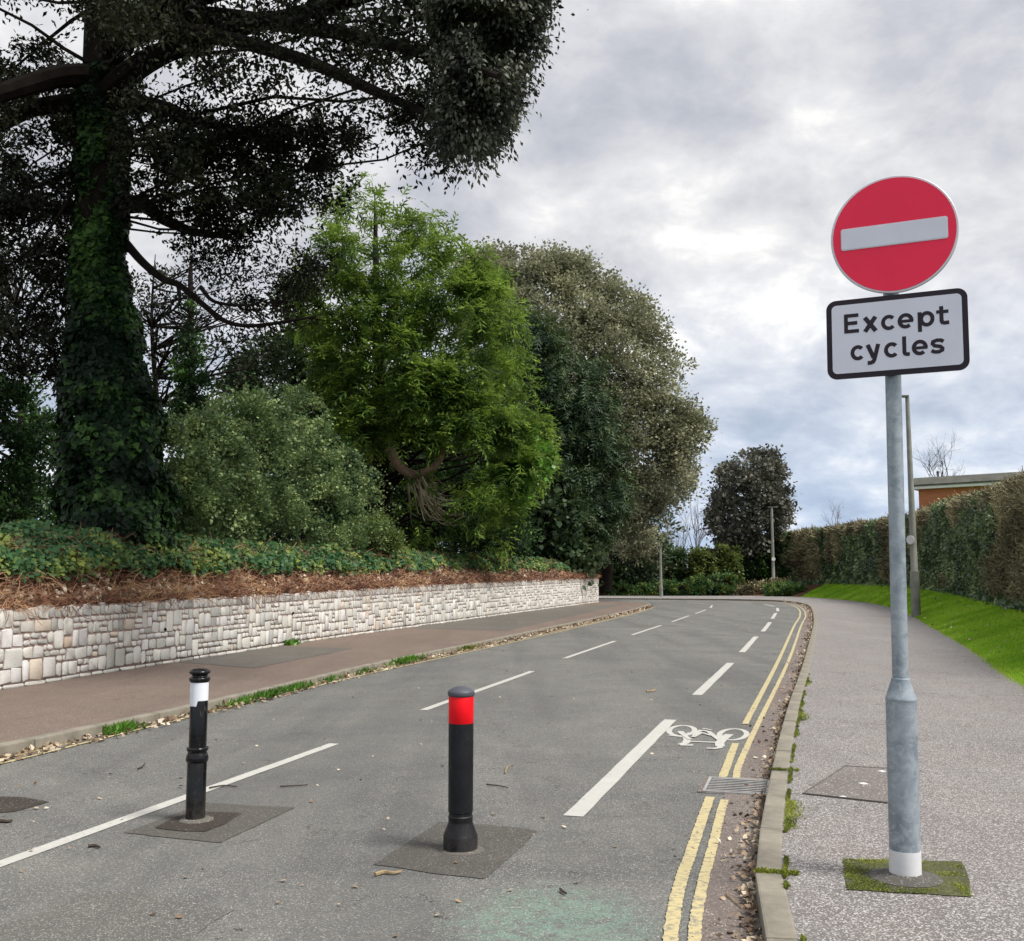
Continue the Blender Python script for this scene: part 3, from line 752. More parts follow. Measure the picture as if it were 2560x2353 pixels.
    def build(lst, name, **k):
        V = []; F = []; C = []
        for _, wv, fs, c in lst:
            b = len(V); V += wv; F += [tuple(i + b for i in f) for f in fs]; C += [c] * len(wv)
        me = bpy.data.meshes.new(name); me.from_pydata(V, [], F); me.materials.append(M_stone)
        at = me.color_attributes.new('tone', 'FLOAT_COLOR', 'POINT')
        at.data.foreach_set('color', np.c_[np.array(C), np.ones(len(C))].astype(np.float32).ravel())
        me.polygons.foreach_set('use_smooth', [True] * len(F)); me.set_sharp_from_angle(angle=math.radians(55)); me.update()
        return tag(link_mesh(name, me, None, root), **k)
    for s in stones[:300]: build([s], 'stone')
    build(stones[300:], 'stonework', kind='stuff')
    for px, py in ((421, 1574), (735, 1533), (1340, 1498)):
        y = G(px, py, 0.1).y
        best = min(np.arange(4, t_end, 0.05), key=lambda t: abs(WALL.at(t).x / WALL.at(t).y - (px - 1280) / 2560))
        p = WALL.off(best, 0.022); z = A(px, py, p.y).z; n = WALL.nrm(best)
        m = MB(); m.tube([(p.x - n.x * 0.1, p.y - n.y * 0.1, z), (p.x + n.x * 0.008, p.y + n.y * 0.008, z)], 0.028, 10); m.build('weep_hole_dark_fill', M_hole_dark, root)
build_wall()

# ------------------------------------------------------------------ foliage kit
def frames(y, n):
    y = y / np.maximum(np.linalg.norm(y, axis=1, keepdims=True), 1e-6)
    x = np.cross(y, n); x /= np.maximum(np.linalg.norm(x, axis=1, keepdims=True), 1e-6)
    z = np.cross(x, y)
    return x, y, z
def scatter(tv, tf, pos, ydir, nrm, size):
    """copies of a leaf template at pos; local y along ydir, local z near nrm"""
    x, y, z = frames(ydir, nrm); tv = np.asarray(tv, float); tf = np.asarray(tf)
    s = size[:, None, None] if size.ndim == 1 else size[:, None, :]
    L = tv[None] * s
    V = pos[:, None, :] + L[..., 0:1] * x[:, None] + L[..., 1:2] * y[:, None] + L[..., 2:3] * z[:, None]
    n, k = len(pos), len(tv)
    F = tf[None] + (np.arange(n) * k)[:, None, None]
    return V.reshape(-1, 3), F.reshape(-1, tf.shape[1])
LEAF = ([(0, 0, 0), (0.24, 0.45, 0.07), (0, 1, -0.06), (-0.24, 0.45, 0.07)], [(0, 1, 2, 3)])
BROAD = ([(0, 0, 0), (0.46, 0.38, 0.05), (0, 1, -0.08), (-0.46, 0.38, 0.05)], [(0, 1, 2, 3)])
IVY = ([(0, 0, 0), (0.52, 0.22, 0.03), (0.30, 0.70, 0.0), (0, 1, -0.10), (-0.30, 0.70, 0.0), (-0.52, 0.22, 0.03)], [(0, 1, 2, 3), (0, 3, 4, 5)])
def spray_template(k=3, droop=0.5, fw=0.055):
    v = []; f = []
    def blade(p, q, w):
        p, q = np.array(p), np.array(q); d = q - p; sx = np.array([d[1], -d[0], 0.0]); sx = sx / (np.linalg.norm(sx) + 1e-6) * w
        b = len(v); v.extend([tuple(p), tuple(p + d * 0.45 + sx), tuple(q), tuple(p + d * 0.45 - sx)]); f.append((b, b + 1, b + 2, b + 3))
    blade((0, 0, 0), (0, 1, -droop), fw)
    for i in range(k):
        y = 0.18 + 0.66 * i / (k - 1); z = -droop * y * y; L = 0.42 * (1 - 0.55 * i / k)
        for s in (-1, 1): blade((0, y, z), (s * L, y + L * 0.75, z - droop * 0.35), fw * 1.25)
    return v, f
SPRAY = spray_template()
def unit(n, rng):
    v = rng.normal(size=(n, 3)); return v / np.linalg.norm(v, axis=1, keepdims=True)
def in_poly(px, py, poly):
    poly = np.asarray(poly, float); x0, y0 = poly[:, 0], poly[:, 1]; x1, y1 = np.roll(x0, -1), np.roll(y0, -1)
    c = ((y0[:, None] > py) != (y1[:, None] > py)) & (px < (x1 - x0)[:, None] * (py - y0[:, None]) / (y1 - y0 + 1e-9)[:, None] + x0[:, None])
    return c.sum(0) % 2 == 1
def edge_dist(px, py, poly):
    poly = np.asarray(poly, float); a = poly; b = np.roll(poly, -1, 0); best = np.full(len(px), 1e9)
    P = np.c_[px, py]
    for p, q in zip(a, b):
        d = q - p; t = np.clip(((P - p) @ d) / (d @ d + 1e-9), 0, 1)
        best = np.minimum(best, np.linalg.norm(P - (p + t[:, None] * d), axis=1))
    return best
def body(poly, Y, T, R, n, rng, shell=0.75, front=0.6, tilt=0.0, inset=0.0, keep=None):
    """puff centres through a rounded body whose outline is poly at distance Y, half depth T"""
    poly = np.asarray(poly, float); lo, hi = poly.min(0), poly.max(0); out = []; nr = []
    cx = poly[:, 0].mean(); tot = 0
    while tot < n:
        p = rng.uniform(lo, hi, (n * 3, 2)); p = p[in_poly(p[:, 0], p[:, 1], poly)]
        if keep is not None: p = p[keep(p[:, 0], p[:, 1])]
        d = edge_dist(p[:, 0], p[:, 1], poly) * Y / 2560
        p = p[d > inset]; d = d[d > inset]
        e = np.clip(d / R, 0, 1); half = T * np.sqrt(np.maximum(0, 1 - (1 - e) ** 2))
        sh = rng.random(len(p)) < shell; fr = rng.random(len(p)) < front
        dep = np.where(sh, np.where(fr, -1, 1) * half * rng.uniform(0.8, 1.0, len(p)), rng.uniform(-1, 1, len(p)) * half * 0.75)
        yy = Y + tilt * (p[:, 0] - cx) + dep
        # keep each puff on its own sight height at the body's mean distance, so the body is a true solid
        sc = Y + tilt * (p[:, 0] - cx)
        u = (p[:, 0] - 1280) / 2560; v = -(p[:, 1] - 1176.5) / 2560
        dy = math.cos(PITCH) - v * math.sin(PITCH); dz = math.sin(PITCH) + v * math.cos(PITCH)
        c = np.c_[u / dy * sc, yy, CAM_H + dz / dy * sc]
        # widen with the perspective of the nearer or farther side a little less than fully
        k = 1 + (yy / sc - 1) * 0.75
        c[:, 0] *= k; c[:, 2] = CAM_H + (c[:, 2] - CAM_H) * k
        out.append(c); tot += len(c)
    return np.concatenate(out)[:n]
def leaf_cloud(cen, rad, n, tmpl, size, rng, up=0.5, outward=0.8, droop=0.0, svar=0.35, shell=0.45, zmin=None, squash=1.0, jitter=0.6, gap=0.18):
    w = rad ** 2; idx = rng.choice(len(cen), n, p=w / w.sum())
    d = unit(n, rng); d[:, 2] = np.where(rng.random(n) < 0.6, np.abs(d[:, 2]), d[:, 2])
    r = rad[idx] * rng.random(n) ** shell
    r = np.where(rng.random(n) < 0.07, rad[idx] * rng.uniform(1.0, 1.45, n), r)
    off = d * r[:, None]; off[:, 2] *= squash
    pos = cen[idx] + off
    if gap:
        g = float(np.mean(rad)); k1 = 0.75 / g
        nz = np.array([mnoise.noise(Vector(p) * k1) for p in pos])
        k = nz + rng.normal(0, 0.10, n) > -gap
        pos, d, idx = pos[k], d[k], idx[k]; n = len(pos)
    yd = d * outward + unit(n, rng) * jitter; yd[:, 2] += 0.1 - droop
    nm = d * 0.6 + unit(n, rng) * 0.7; nm[:, 2] += up
    sz = size * rng.uniform(1 - svar, 1 + svar, n)
    if zmin is not None:
        k = pos[:, 2] > zmin; pos, yd, nm, sz = pos[k], yd[k], nm[k], sz[k]
    return scatter(tmpl[0], tmpl[1], pos, yd, nm, sz)
def merge(parts):
    V = []; F = []; b = 0
    for v, f in parts: V.append(v); F.append(f + b); b += len(v)
    return np.concatenate(V), np.concatenate(F)
def limb(mb, a, b, r0, r1, rng, sag=0.12, n=7, sides=6, wob=0.05):
    a, b = Vector(a), Vector(b); L = (b - a).length; pts = []
    w = Vector(rng.normal(size=3)) * wob * L
    for i in range(n):
        t = i / (n - 1); p = a.lerp(b, t) + w * math.sin(t * math.pi) + Vector((0, 0, -sag * L * math.sin(t * math.pi))) + Vector(rng.normal(size=3)) * 0.012 * L * (0 < i < n - 1)
        pts.append(p)
    mb.tube(pts, [r0 + (r1 - r0) * (i / (n - 1)) ** 0.8 for i in range(n)], sides)
    return pts
def limbs_to(mb, trunk_pts, cen, k, r0, rng, up=0.35, sides=5, sag=0.05):
    tp = [Vector(p) for p in trunk_pts]
    for c in cen[rng.choice(len(cen), min(k, len(cen)), replace=False)]:
        c = Vector(c); best = min(tp, key=lambda p: abs(p.z - (c.z - up * (Vector((p.x - c.x, p.y - c.y)).length))))
        L = (c - best).length
        limb(mb, best, c, min(r0, 0.012 * L + 0.02), 0.012, rng, sag, 6, sides, 0.07)
def px_poly(pts2011): return [(x * 1.2730, y * 1.2730) for x, y in pts2011]

def plant(name, label, cat, base, group=None):
    return empty(name, base, label=label, cat=cat, group=group)

# ---- 1: the great evergreen over the road, ivy on its trunk
def great_tree():
    rng = np.random.default_rng(21)
    Y0 = 19.0
    def q(x, y, Y=Y0): return A(x * 1.273, y * 1.273, Y)
    root = plant('evergreen_tree', 'huge dark evergreen tree with ivy-clad trunk and crown reaching over the road', 'tree', tuple(q(205, 1080)))
    trunk = [(215, 1120), (212, 1000), (205, 850), (198, 700), (195, 560), (198, 420), (200, 280), (203, 140), (206, 0), (212, -200), (225, -450)]
    tp = [q(*p) for p in trunk]; tr = [0.85, 0.62, 0.50, 0.47, 0.45, 0.43, 0.40, 0.38, 0.36, 0.28, 0.15]
    m = MB(); m.tube(tp, tr, 16); m.build('trunk', M_bark, root)
    # main boughs traced against the sky
    boughs = [([(205, 150), (120, 150), (50, 168), (-40, 195), (-160, 215)], 0.24, 0.12, 17.5), ([(200, 205), (120, 205), (60, 215), (0, 245), (-120, 290)], 0.22, 0.10, 19),
              ([(205, 205), (270, 203), (330, 215), (375, 235), (440, 250), (560, 300)], 0.20, 0.05, 18), ([(205, 190), (260, 140), (330, 100), (450, 60), (620, 20), (800, -30)], 0.26, 0.08, 16.5),
              ([(220, 60), (330, 10), (480, -30), (700, -80), (900, -120)], 0.24, 0.06, 15.5), ([(205, 100), (300, 60), (420, 70), (600, 120), (760, 190), (880, 240)], 0.20, 0.04, 15),
              ([(215, 30), (400, 30), (640, 60), (850, 110), (980, 150)], 0.20, 0.04, 14.5),
              ([(240, 395), (285, 405), (320, 430), (380, 455), (450, 465)], 0.17, 0.05, 18.5),
              ([(245, 475), (280, 515), (320, 548), (352, 560), (395, 595), (440, 630), (490, 640), (560, 632), (620, 622)], 0.085, 0.018, 17.5),
              ([(350, 560), (353, 590), (345, 605), (320, 620)], 0.04, 0.01, 17.5), ([(395, 565), (420, 592), (480, 600), (530, 588)], 0.045, 0.01, 17.3),
              ([(320, 215), (300, 290), (310, 340), (305, 400)], 0.05, 0.015, 18), ([(265, 215), (285, 260), (300, 300)], 0.06, 0.03, 18.5),
              ([(160, 330), (110, 350), (60, 370), (-20, 420)], 0.06, 0.015, 18.5), ([(150, 400), (90, 420), (40, 450)], 0.05, 0.012, 19), ([(140, 520), (95, 560), (40, 640), (-20, 720)], 0.05, 0.012, 19.5)]
    for pts, r0, r1, Ye in boughs:
        n = len(pts); P = [q(x, y, Y0 + (Ye - Y0) * i / (n - 1) * 1.6 if n > 1 else Y0) for i, (x, y) in enumerate(pts)]
        f = catmull3(P, 4)
        b = MB(); b.tube(f, [r0 + (r1 - r0) * i / (len(f) - 1) for i in range(len(f))], 8)
        if r0 < 0.1:   # fine hanging twigs near the tip
            for _ in range(26):
                a = f[int(rng.integers(len(f) // 3, len(f)))]; e = a + Vector((rng.uniform(0.1, 0.9), rng.uniform(-.3, .3), rng.uniform(-.25, .35)))
                limb(b, a, e, 0.012, 0.004, rng, 0.25, 5, 3, 0.08)
        b.build('branch', M_bark, root)
    # dense crown
    D1 = px_poly([(-330, -420), (1040, -420), (1075, -150), (1085, 0), (1100, 45), (1070, 100), (1030, 150), (1045, 195), (1020, 270), (975, 310), (940, 345), (880, 385), (820, 360), (760, 330), (700, 300), (650, 268), (600, 300), (520, 265), (460, 255), (400, 235), (330, 180), (255, 160), (130, 90), (80, 20), (-330, 60)])
    c1 = body(D1, 15.5, 2.6, 1.6, 620, rng, 0.5, 0.55, tilt=-0.0012, inset=0.42)
    r1 = rng.uniform(0.35, 0.75, len(c1))
    D2 = px_poly([(-60, 130), (150, 100), (150, 330), (160, 700), (90, 760), (-60, 700)])
    D3 = px_poly([(245, 170), (420, 230), (700, 270), (690, 340), (640, 410), (560, 450), (470, 460), (380, 465), (300, 430), (245, 360)])
    c2 = body(D2, 20, 2.5, 1.2, 130, rng, 0.4); c3 = body(D3, 17.5, 1.8, 1.0, 230, rng, 0.4)
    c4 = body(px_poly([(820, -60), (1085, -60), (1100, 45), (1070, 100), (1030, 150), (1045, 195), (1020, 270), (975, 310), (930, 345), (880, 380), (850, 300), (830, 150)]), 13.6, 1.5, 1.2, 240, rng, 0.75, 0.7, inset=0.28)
    c5 = body(px_poly([(330, 480), (600, 480), (640, 560), (560, 640), (420, 560)]), 18.5, 1.5, 1.0, 46, rng, 0.4)
    parts = [leaf_cloud(c1, r1, 104000, LEAF, 0.10, rng, 0.4, 0.5, 0.35, shell=0.7, gap=0.10),
             leaf_cloud(c2, rng.uniform(0.25, 0.5, len(c2)), 27000, LEAF, 0.105, rng, 0.4, 0.5, 0.3, shell=0.7, gap=0.0),
             leaf_cloud(c3, rng.uniform(0.25, 0.5, len(c3)), 46000, LEAF, 0.10, rng, 0.4, 0.5, 0.3, shell=0.7, gap=-0.02),
             leaf_cloud(c5, rng.uniform(0.15, 0.4, len(c5)), 6500, LEAF, 0.08, rng, 0.4, 0.5, 0.3)]
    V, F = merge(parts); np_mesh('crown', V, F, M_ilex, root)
    V, F = leaf_cloud(c4, rng.uniform(0.24, 0.5, len(c4)), 80000, LEAF, 0.080, rng, 0.4, 0.5, 0.75, shell=0.5, gap=0.1); tag(np_mesh('lit_foliage', V, F, M_ilex_lit, root), 'leaves hanging at the outer end of the crown, light painted into their grey-green')  # lit end of the crown: its brightness comes from the paler leaf colour
    b = MB(); limbs_to(b, tp[6:], np.concatenate([c1[::3], c2[::4]]), 30, 0.045, rng, -0.12, 4); limbs_to(b, tp[4:7], c3, 14, 0.035, rng, 0.05, 4); tag(b.build('limbs', M_bark, root), kind='stuff')
    # ivy sleeve, wide at the foot, ragged above
    n = 38000; k = rng.random(n) ** 1.25; ivp = []
    ys = 1120 - k * 980
    ang = rng.uniform(0, 2 * math.pi, n)
    base_r = np.interp(ys, [140, 420, 520, 600, 700, 850, 1000, 1120], [0.42, 0.47, 0.52, 0.58, 0.70, 0.92, 1.02, 1.1])
    cxp = np.interp(ys, [140, 280, 420, 700, 850, 1000, 1120], [203, 200, 198, 205, 218, 222, 222])
    lump = np.array([mnoise.noise(Vector((math.cos(a) * 1.2, math.sin(a) * 1.2, y / 90))) for a, y in zip(ang, ys)])
    lump = lump + 0.45 * np.array([mnoise.noise(Vector((math.cos(a) * 3.2, math.sin(a) * 3.2, y / 30 + 7))) for a, y in zip(ang, ys)])
    r = base_r * (1 + 0.42 * lump) * (1 - 0.16 * rng.random(n) ** 2)
    cen = np.array([tuple(A(x * 1.273, y * 1.273, Y0)) for x, y in zip(cxp, ys)])
    d = np.c_[np.cos(ang), np.sin(ang), np.zeros(n)]
    pos = cen + d * r[:, None]
    yd = np.c_[rng.normal(0, .5, n), rng.normal(0, .5, n), -0.8 + rng.normal(0, .4, n)]
    V, F = scatter(IVY[0], IVY[1], pos, yd, d + unit(n, rng) * 0.55 + np.array([0, 0, 0.35]), 0.115 * rng.uniform(0.6, 1.3, n))
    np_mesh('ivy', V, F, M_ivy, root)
def catmull3(P, k):
    out = []; Q = [P[0] * 2 - P[1]] + list(P) + [P[-1] * 2 - P[-2]]
    for i in range(1, len(Q) - 2):
        p0, p1, p2, p3 = Q[i - 1:i + 3]
        for j in range(k):
            t = j / k
            out.append(0.5 * ((2 * p1) + (p2 - p0) * t + (2 * p0 - 5 * p1 + 4 * p2 - p3) * t * t + (3 * p1 - p0 - 3 * p2 + p3) * t ** 3))
    out.append(Q[-2]); return out
great_tree()

# ---- generic crown builder
def tree(name, label, cat, poly, Y, T, R, npuff, prad, nleaf, tmpl, size, mat, seed, base_px=None, trunk=None, tr=(0.3, 0.1), nl=30, tilt=0.0, extra=None, barkm=None, **lk):
    rng = np.random.default_rng(seed)
    bo = {k: lk.pop(k) for k in ('shell', 'front', 'inset') if k in lk and k != 'shell'}
    pp = px_poly(poly)
    c = body(pp, Y, T, R, npuff, rng, lk.pop('bshell', 0.72), bo.get('front', 0.62), tilt=tilt, inset=bo.get('inset', prad[0] * 0.6), keep=lk.pop('keep', None))
    bx = base_px or (float(np.mean([p[0] for p in poly])), max(p[1] for p in poly))
    root = plant(name, label, cat, tuple(A(bx[0] * 1.273, bx[1] * 1.273, Y)))
    rad = rng.uniform(*prad, len(c))
    V, F = leaf_cloud(c, rad, nleaf, tmpl, size, rng, **lk)
    np_mesh('crown' if cat == 'tree' else 'foliage', V, F, mat, root)
    if trunk:
        tp = catmull3([A(x * 1.273, y * 1.273, Y) for x, y in trunk], 4)
        m = MB(); m.tube(tp, [tr[0] + (tr[1] - tr[0]) * i / (len(tp) - 1) for i in range(len(tp))], 10); m.build('trunk', barkm or M_bark, root)
        if nl:
            b = MB(); limbs_to(b, tp, c, nl, tr[0] * 0.5, rng); tag(b.build('limbs', barkm or M_bark, root), kind='stuff')
    return root, c, rng

# ---- 2: shrubs and trees left of and behind the great tree
tree('evergreen_shrub', 'dark leafy evergreen at the left edge behind the ivy trunk', 'shrub',
     [(-120, 760), (20, 735), (90, 760), (120, 850), (130, 1000), (120, 1085), (-120, 1100)], 24, 2.2, 1.2, 130, (0.3, 0.6), 26000, LEAF, 0.12, M_ivy, 31, trunk=[(30, 1100), (35, 950), (40, 800)], tr=(0.14, 0.04))
tree('ivy_clad_tree', 'slim trunk sleeved in dark ivy between the big trunk and the conifer', 'tree',
     [(362, 560), (385, 555), (398, 700), (412, 790), (425, 900), (330, 900), (340, 790), (355, 680)], 31, 0.5, 0.4, 90, (0.18, 0.4), 12000, LEAF, 0.13, M_ivy, 32, trunk=[(378, 1000), (376, 800), (374, 560), (377, 500)], tr=(0.2, 0.02), nl=0)
tree('dark_evergreen', 'dark green tree filling the gap left of the conifer', 'tree',
     [(440, 720), (520, 680), (600, 640), (650, 640), (690, 700), (700, 850), (680, 980), (600, 960), (540, 860), (430, 820), (420, 720)], 44, 3.5, 2.5, 190, (0.45, 1.0), 26000, LEAF, 0.24, M_yew, 33, trunk=[(600, 1080), (600, 850), (590, 640)], tr=(0.3, 0.08))
tree('bare_tree', 'thin half-bare tree with sparse leaves seen through beneath the dark boughs', 'tree',
     [(230, 560), (420, 490), (560, 640), (560, 760), (420, 800), (260, 820)], 36, 3.0, 2.0, 110, (0.25, 0.6), 5000, LEAF, 0.16, M_ilex, 34, trunk=[(318, 1050), (312, 850), (298, 640), (305, 500)], tr=(0.16, 0.015), nl=60, barkm=M_bark)
tree('background_tree', 'airy dark tree against the sky beyond the far left bank', 'tree',
     [(-60, 420), (90, 470), (150, 600), (140, 760), (60, 790), (-60, 760)], 38, 3.0, 2.0, 80, (0.3, 0.7), 4200, LEAF, 0.17, M_ilex, 35, trunk=[(60, 1050), (50, 850), (30, 600)], tr=(0.2, 0.05), nl=70)
tree('thicket', 'dark thicket between the ivy trunk and the round grey-green shrub', 'shrub',
     [(280, 880), (330, 800), (420, 790), (480, 760), (600, 780), (700, 900), (720, 1060), (300, 1080)], 34, 2.0, 1.2, 150, (0.4, 0.8), 16000, LEAF, 0.17, M_ivy, 36)
tree('woodland_edge', 'dark leafy wood edge seen low between the shrub and the conifer', 'shrub',
     [(200, 1000), (420, 930), (620, 860), (700, 800), (850, 760), (1000, 800), (1100, 900), (1150, 980), (1170, 1125), (200, 1125)], 60, 2.5, 2.0, 520, (0.7, 1.4), 46000, BROAD, 0.32, M_yew, 39, gap=0.6)
tree('woodland_edge', 'dark leafy wood edge beyond the far left end of the bank', 'shrub',
     [(-150, 1000), (60, 960), (330, 980), (340, 1120), (-150, 1125)], 34, 1.5, 1.0, 170, (0.4, 0.8), 22000, LEAF, 0.18, M_ivy, 40)
# ---- 3: the broad shrub on the bank
tree('evergreen_shrub', 'broad rounded grey-green shrub sloping down to the right on the bank', 'shrub',
     [(330, 880), (370, 835), (430, 815), (500, 805), (545, 790), (590, 800), (640, 850), (690, 900), (735, 965), (760, 1030), (790, 1090), (700, 1100), (560, 1095), (430, 1090), (330, 1080), (320, 960)],
     26.8, 1.9, 1.6, 150, (0.3, 0.8), 165000, BROAD, 0.074, M_laurel, 37, tilt=0.019, up=0.9, bshell=0.9, front=0.7, shell=0.3, inset=0.10, gap=-0.10)
tree('shrub', 'small yellow-green shrub at the right foot of the broad rounded shrub', 'shrub',
     [(690, 1030), (735, 1010), (780, 1045), (805, 1095), (690, 1100), (640, 1098)], 31.5, 0.9, 0.6, 90, (0.2, 0.4), 16000, LEAF, 0.085, M_laurel_y, 38, up=0.8)
# ---- 4: the conifer
_, c_con, rng_c = tree('conifer', 'tall yellow-green conifer with drooping sprays and a bare curved limb', 'tree',
     [(712, 285), (735, 300), (745, 350), (800, 400), (820, 400), (868, 430), (900, 480), (955, 515), (995, 560), (1022, 640), (1030, 720), (1045, 780), (1075, 860), (1080, 930), (1045, 970), (1010, 1040), (960, 1090), (860, 1095), (800, 1080), (760, 1040), (730, 980), (690, 930), (650, 860), (630, 760), (610, 680), (570, 640), (560, 540), (600, 450), (660, 400), (690, 330)],
     40, 4.2, 3.0, 400, (0.25, 0.75), 33000, SPRAY, 0.44, M_conifer, 41, svar=0.5, jitter=0.5, outward=0.9, gap=-0.03, keep=lambda x, y: np.random.default_rng(3).random(len(x)) < np.where((y > 1110) & (x < 1230), 0.16, np.interp(y, [380, 560, 760, 1150, 1300], [0.16, 0.38, 1.0, 1.0, 0.45])), trunk=[(745, 1090), (748, 900), (742, 700), (738, 500), (736, 380)], tr=(0.42, 0.02), nl=90, up=0.9, droop=0.25, bshell=0.85, front=0.75, shell=0.4)
con = bpy.data.objects['conifer']
b = MB()
P = [A(x * 1.273, y * 1.273, 37.0) for x, y in [(745, 1000), (765, 880), (785, 915), (810, 932), (840, 925), (862, 905), (870, 880), (874, 855)]][1:]
f = catmull3(P, 4); b.tube(f, [0.20 - 0.10 * i / (len(f) - 1) for i in range(len(f))], 9); b.build('bare_limb', M_bark_pale, con)
b = MB()
for _ in range(70):
    s0 = (random.uniform(795, 850), random.uniform(925, 960)); s1 = (s0[0] + random.uniform(0, 95), s0[1] + random.uniform(0, 95))
    limb(b, A(s0[0] * 1.273, s0[1] * 1.273, random.uniform(36.8, 38)), A(s1[0] * 1.273, s1[1] * 1.273, random.uniform(36.3, 38.5)), 0.035, 0.010, rng_c, 0.28, 6, 4, 0.06)
b.build('bare_twigs', M_twig, con)
rngs = np.random.default_rng(44)
cc = body(px_poly([(835, 820), (890, 815), (925, 845), (880, 865), (840, 855)]), 36.5, 0.5, 0.4, 18, rngs, 0.5)
V, F = leaf_cloud(cc, rngs.uniform(0.3, 0.5, len(cc)), 500, SPRAY, 0.5, rngs, 0.9, 0.8, 0.2); np_mesh('foliage_tuft', V, F, M_conifer, con)
tree('undergrowth', 'dark undergrowth in the shade beneath the conifer', 'shrub',
     [(760, 940), (860, 900), (960, 940), (1030, 960), (1050, 1100), (800, 1105), (740, 1090)], 44, 3.0, 1.5, 170, (0.4, 0.8), 24000, LEAF, 0.17, M_ivy, 42)
tree('bright_shrub', 'bright green leafy shrub tucked against the right side of the conifer', 'shrub',
     [(970, 880), (1030, 850), (1078, 880), (1085, 930), (1050, 955), (1040, 1000), (985, 990), (960, 940)], 38.5, 1.0, 0.8, 70, (0.3, 0.5), 11000, BROAD, 0.16, M_bright, 43, up=0.8)
# ---- 5: yew, holm oak and the lone tree
tree('yew_tree', 'dark blue-green drooping evergreen between the conifer and the big oak', 'tree',
     [(1010, 640), (1060, 620), (1110, 660), (1150, 720), (1180, 680), (1185, 760), (1215, 880), (1230, 1000), (1190, 1060), (1175, 1110), (1040, 1110), (1000, 1050), (1040, 930), (1050, 800)],
     62, 3.0, 2.6, 300, (0.5, 1.1), 15000, SPRAY, 0.58, M_yew, 51, trunk=[(1110, 1120), (1110, 900), (1115, 690)], tr=(0.35, 0.08), nl=40, droop=0.6, bshell=0.85, front=0.75, up=0.7)
tree('shrub', 'olive shrub at the end of the bank above the last of the wall', 'shrub',
     [(1050, 1060), (1120, 1040), (1170, 1060), (1172, 1105), (1050, 1110)], 66, 1.5, 1.0, 60, (0.35, 0.7), 7000, LEAF, 0.2, M_laurel_y, 52)
tree('holm_oak', 'massive domed grey-green evergreen oak beside the bend', 'tree',
     [(880, 520), (930, 490), (1000, 483), (1080, 497), (1160, 530), (1210, 560), (1260, 600), (1300, 650), (1345, 720), (1375, 790), (1398, 855), (1370, 900), (1375, 960), (1340, 1010), (1290, 1030), (1240, 1070), (1180, 1060), (1120, 1000), (1000, 900), (900, 700)],
     69, 6.5, 5.5, 680, (0.6, 1.3), 150000, BROAD, 0.195, M_holm, 53, gap=0.42, trunk=[(1185, 1160), (1190, 1000), (1180, 800), (1150, 650)], tr=(0.6, 0.15), nl=60, up=0.9, bshell=0.88, front=0.75)
tree('holm_oak', 'lone rounded dark evergreen tree behind the far lamp post', 'tree',
     [(1440, 900), (1470, 885), (1510, 890), (1540, 920), (1550, 970), (1562, 1010), (1540, 1045), (1515, 1080), (1500, 1110), (1440, 1100), (1405, 1075), (1388, 1040), (1392, 980), (1405, 930)],
     99, 4.6, 3.6, 260, (0.6, 1.2), 30000, BROAD, 0.30, M_holm_far, 54, trunk=[(1478, 1175), (1480, 1100), (1475, 980)], tr=(0.45, 0.15), nl=40, up=0.8)
tree('ivy_thicket', 'black-green ivy thicket around the foot of the lone tree', 'shrub',
     [(1440, 1085), (1520, 1080), (1530, 1130), (1535, 1172), (1450, 1175), (1440, 1130)], 97.5, 1.8, 1.4, 70, (0.5, 0.9), 9000, LEAF, 0.30, M_ivy, 55)
# dark wood under and behind the bend
tree('dark_thicket', 'deep dark thicket under the oak where the road bends away', 'shrub',
     [(1140, 1060), (1200, 1030), (1290, 1040), (1320, 1080), (1300, 1130), (1290, 1180), (1130, 1180)], 95, 4.0, 3.0, 190, (0.8, 1.5), 24000, LEAF, 0.38, M_yew, 56, bshell=0.6)
tree('holm_oak', 'dark evergreen trees closing the view beyond the bend', 'tree',
     [(1100, 900), (1200, 880), (1300, 960), (1330, 1060), (1290, 1110), (1150, 1120), (1050, 1100)], 112, 6, 4, 170, (1.0, 2.0), 20000, LEAF, 0.5, M_yew, 57)
tree('grey_shrub', 'grey-green feathery shrub hanging over the dark hollow at the bend', 'shrub',
     [(1215, 1050), (1260, 1030), (1310, 1050), (1300, 1095), (1250, 1110), (1200, 1090)], 90, 1.5, 1.2, 60, (0.5, 0.9), 7000, LEAF, 0.26, M_holm, 58)
# trimmed hedges across the bend
def far_hedge(name, label, poly, Y, T, n, mat, seed, size=0.28, mat2=None):
    rng = np.random.default_rng(seed); pp = px_poly(poly)
    root = plant(name, label, 'hedge', tuple(A(np.mean([p[0] for p in pp]), max(p[1] for p in pp), Y)))
    c = body(pp, Y, T, 0.6, 120, rng, 0.9, 0.7, inset=0.02)
    V, F = leaf_cloud(c, rng.uniform(0.3, 0.5, len(c)), n, LEAF, size, rng, up=0.9); np_mesh('foliage', V, F, mat, root)
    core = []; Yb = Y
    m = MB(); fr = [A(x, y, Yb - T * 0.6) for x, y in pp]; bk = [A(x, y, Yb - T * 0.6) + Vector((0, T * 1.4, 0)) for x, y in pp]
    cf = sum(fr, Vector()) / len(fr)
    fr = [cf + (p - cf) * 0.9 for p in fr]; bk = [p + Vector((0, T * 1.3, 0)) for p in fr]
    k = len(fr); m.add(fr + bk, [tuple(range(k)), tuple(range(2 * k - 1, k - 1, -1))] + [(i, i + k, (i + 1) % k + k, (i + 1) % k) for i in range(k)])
    m.build('shade_core', M_core, root)  # solid filler behind the leaves, interior shade put into its dark colour
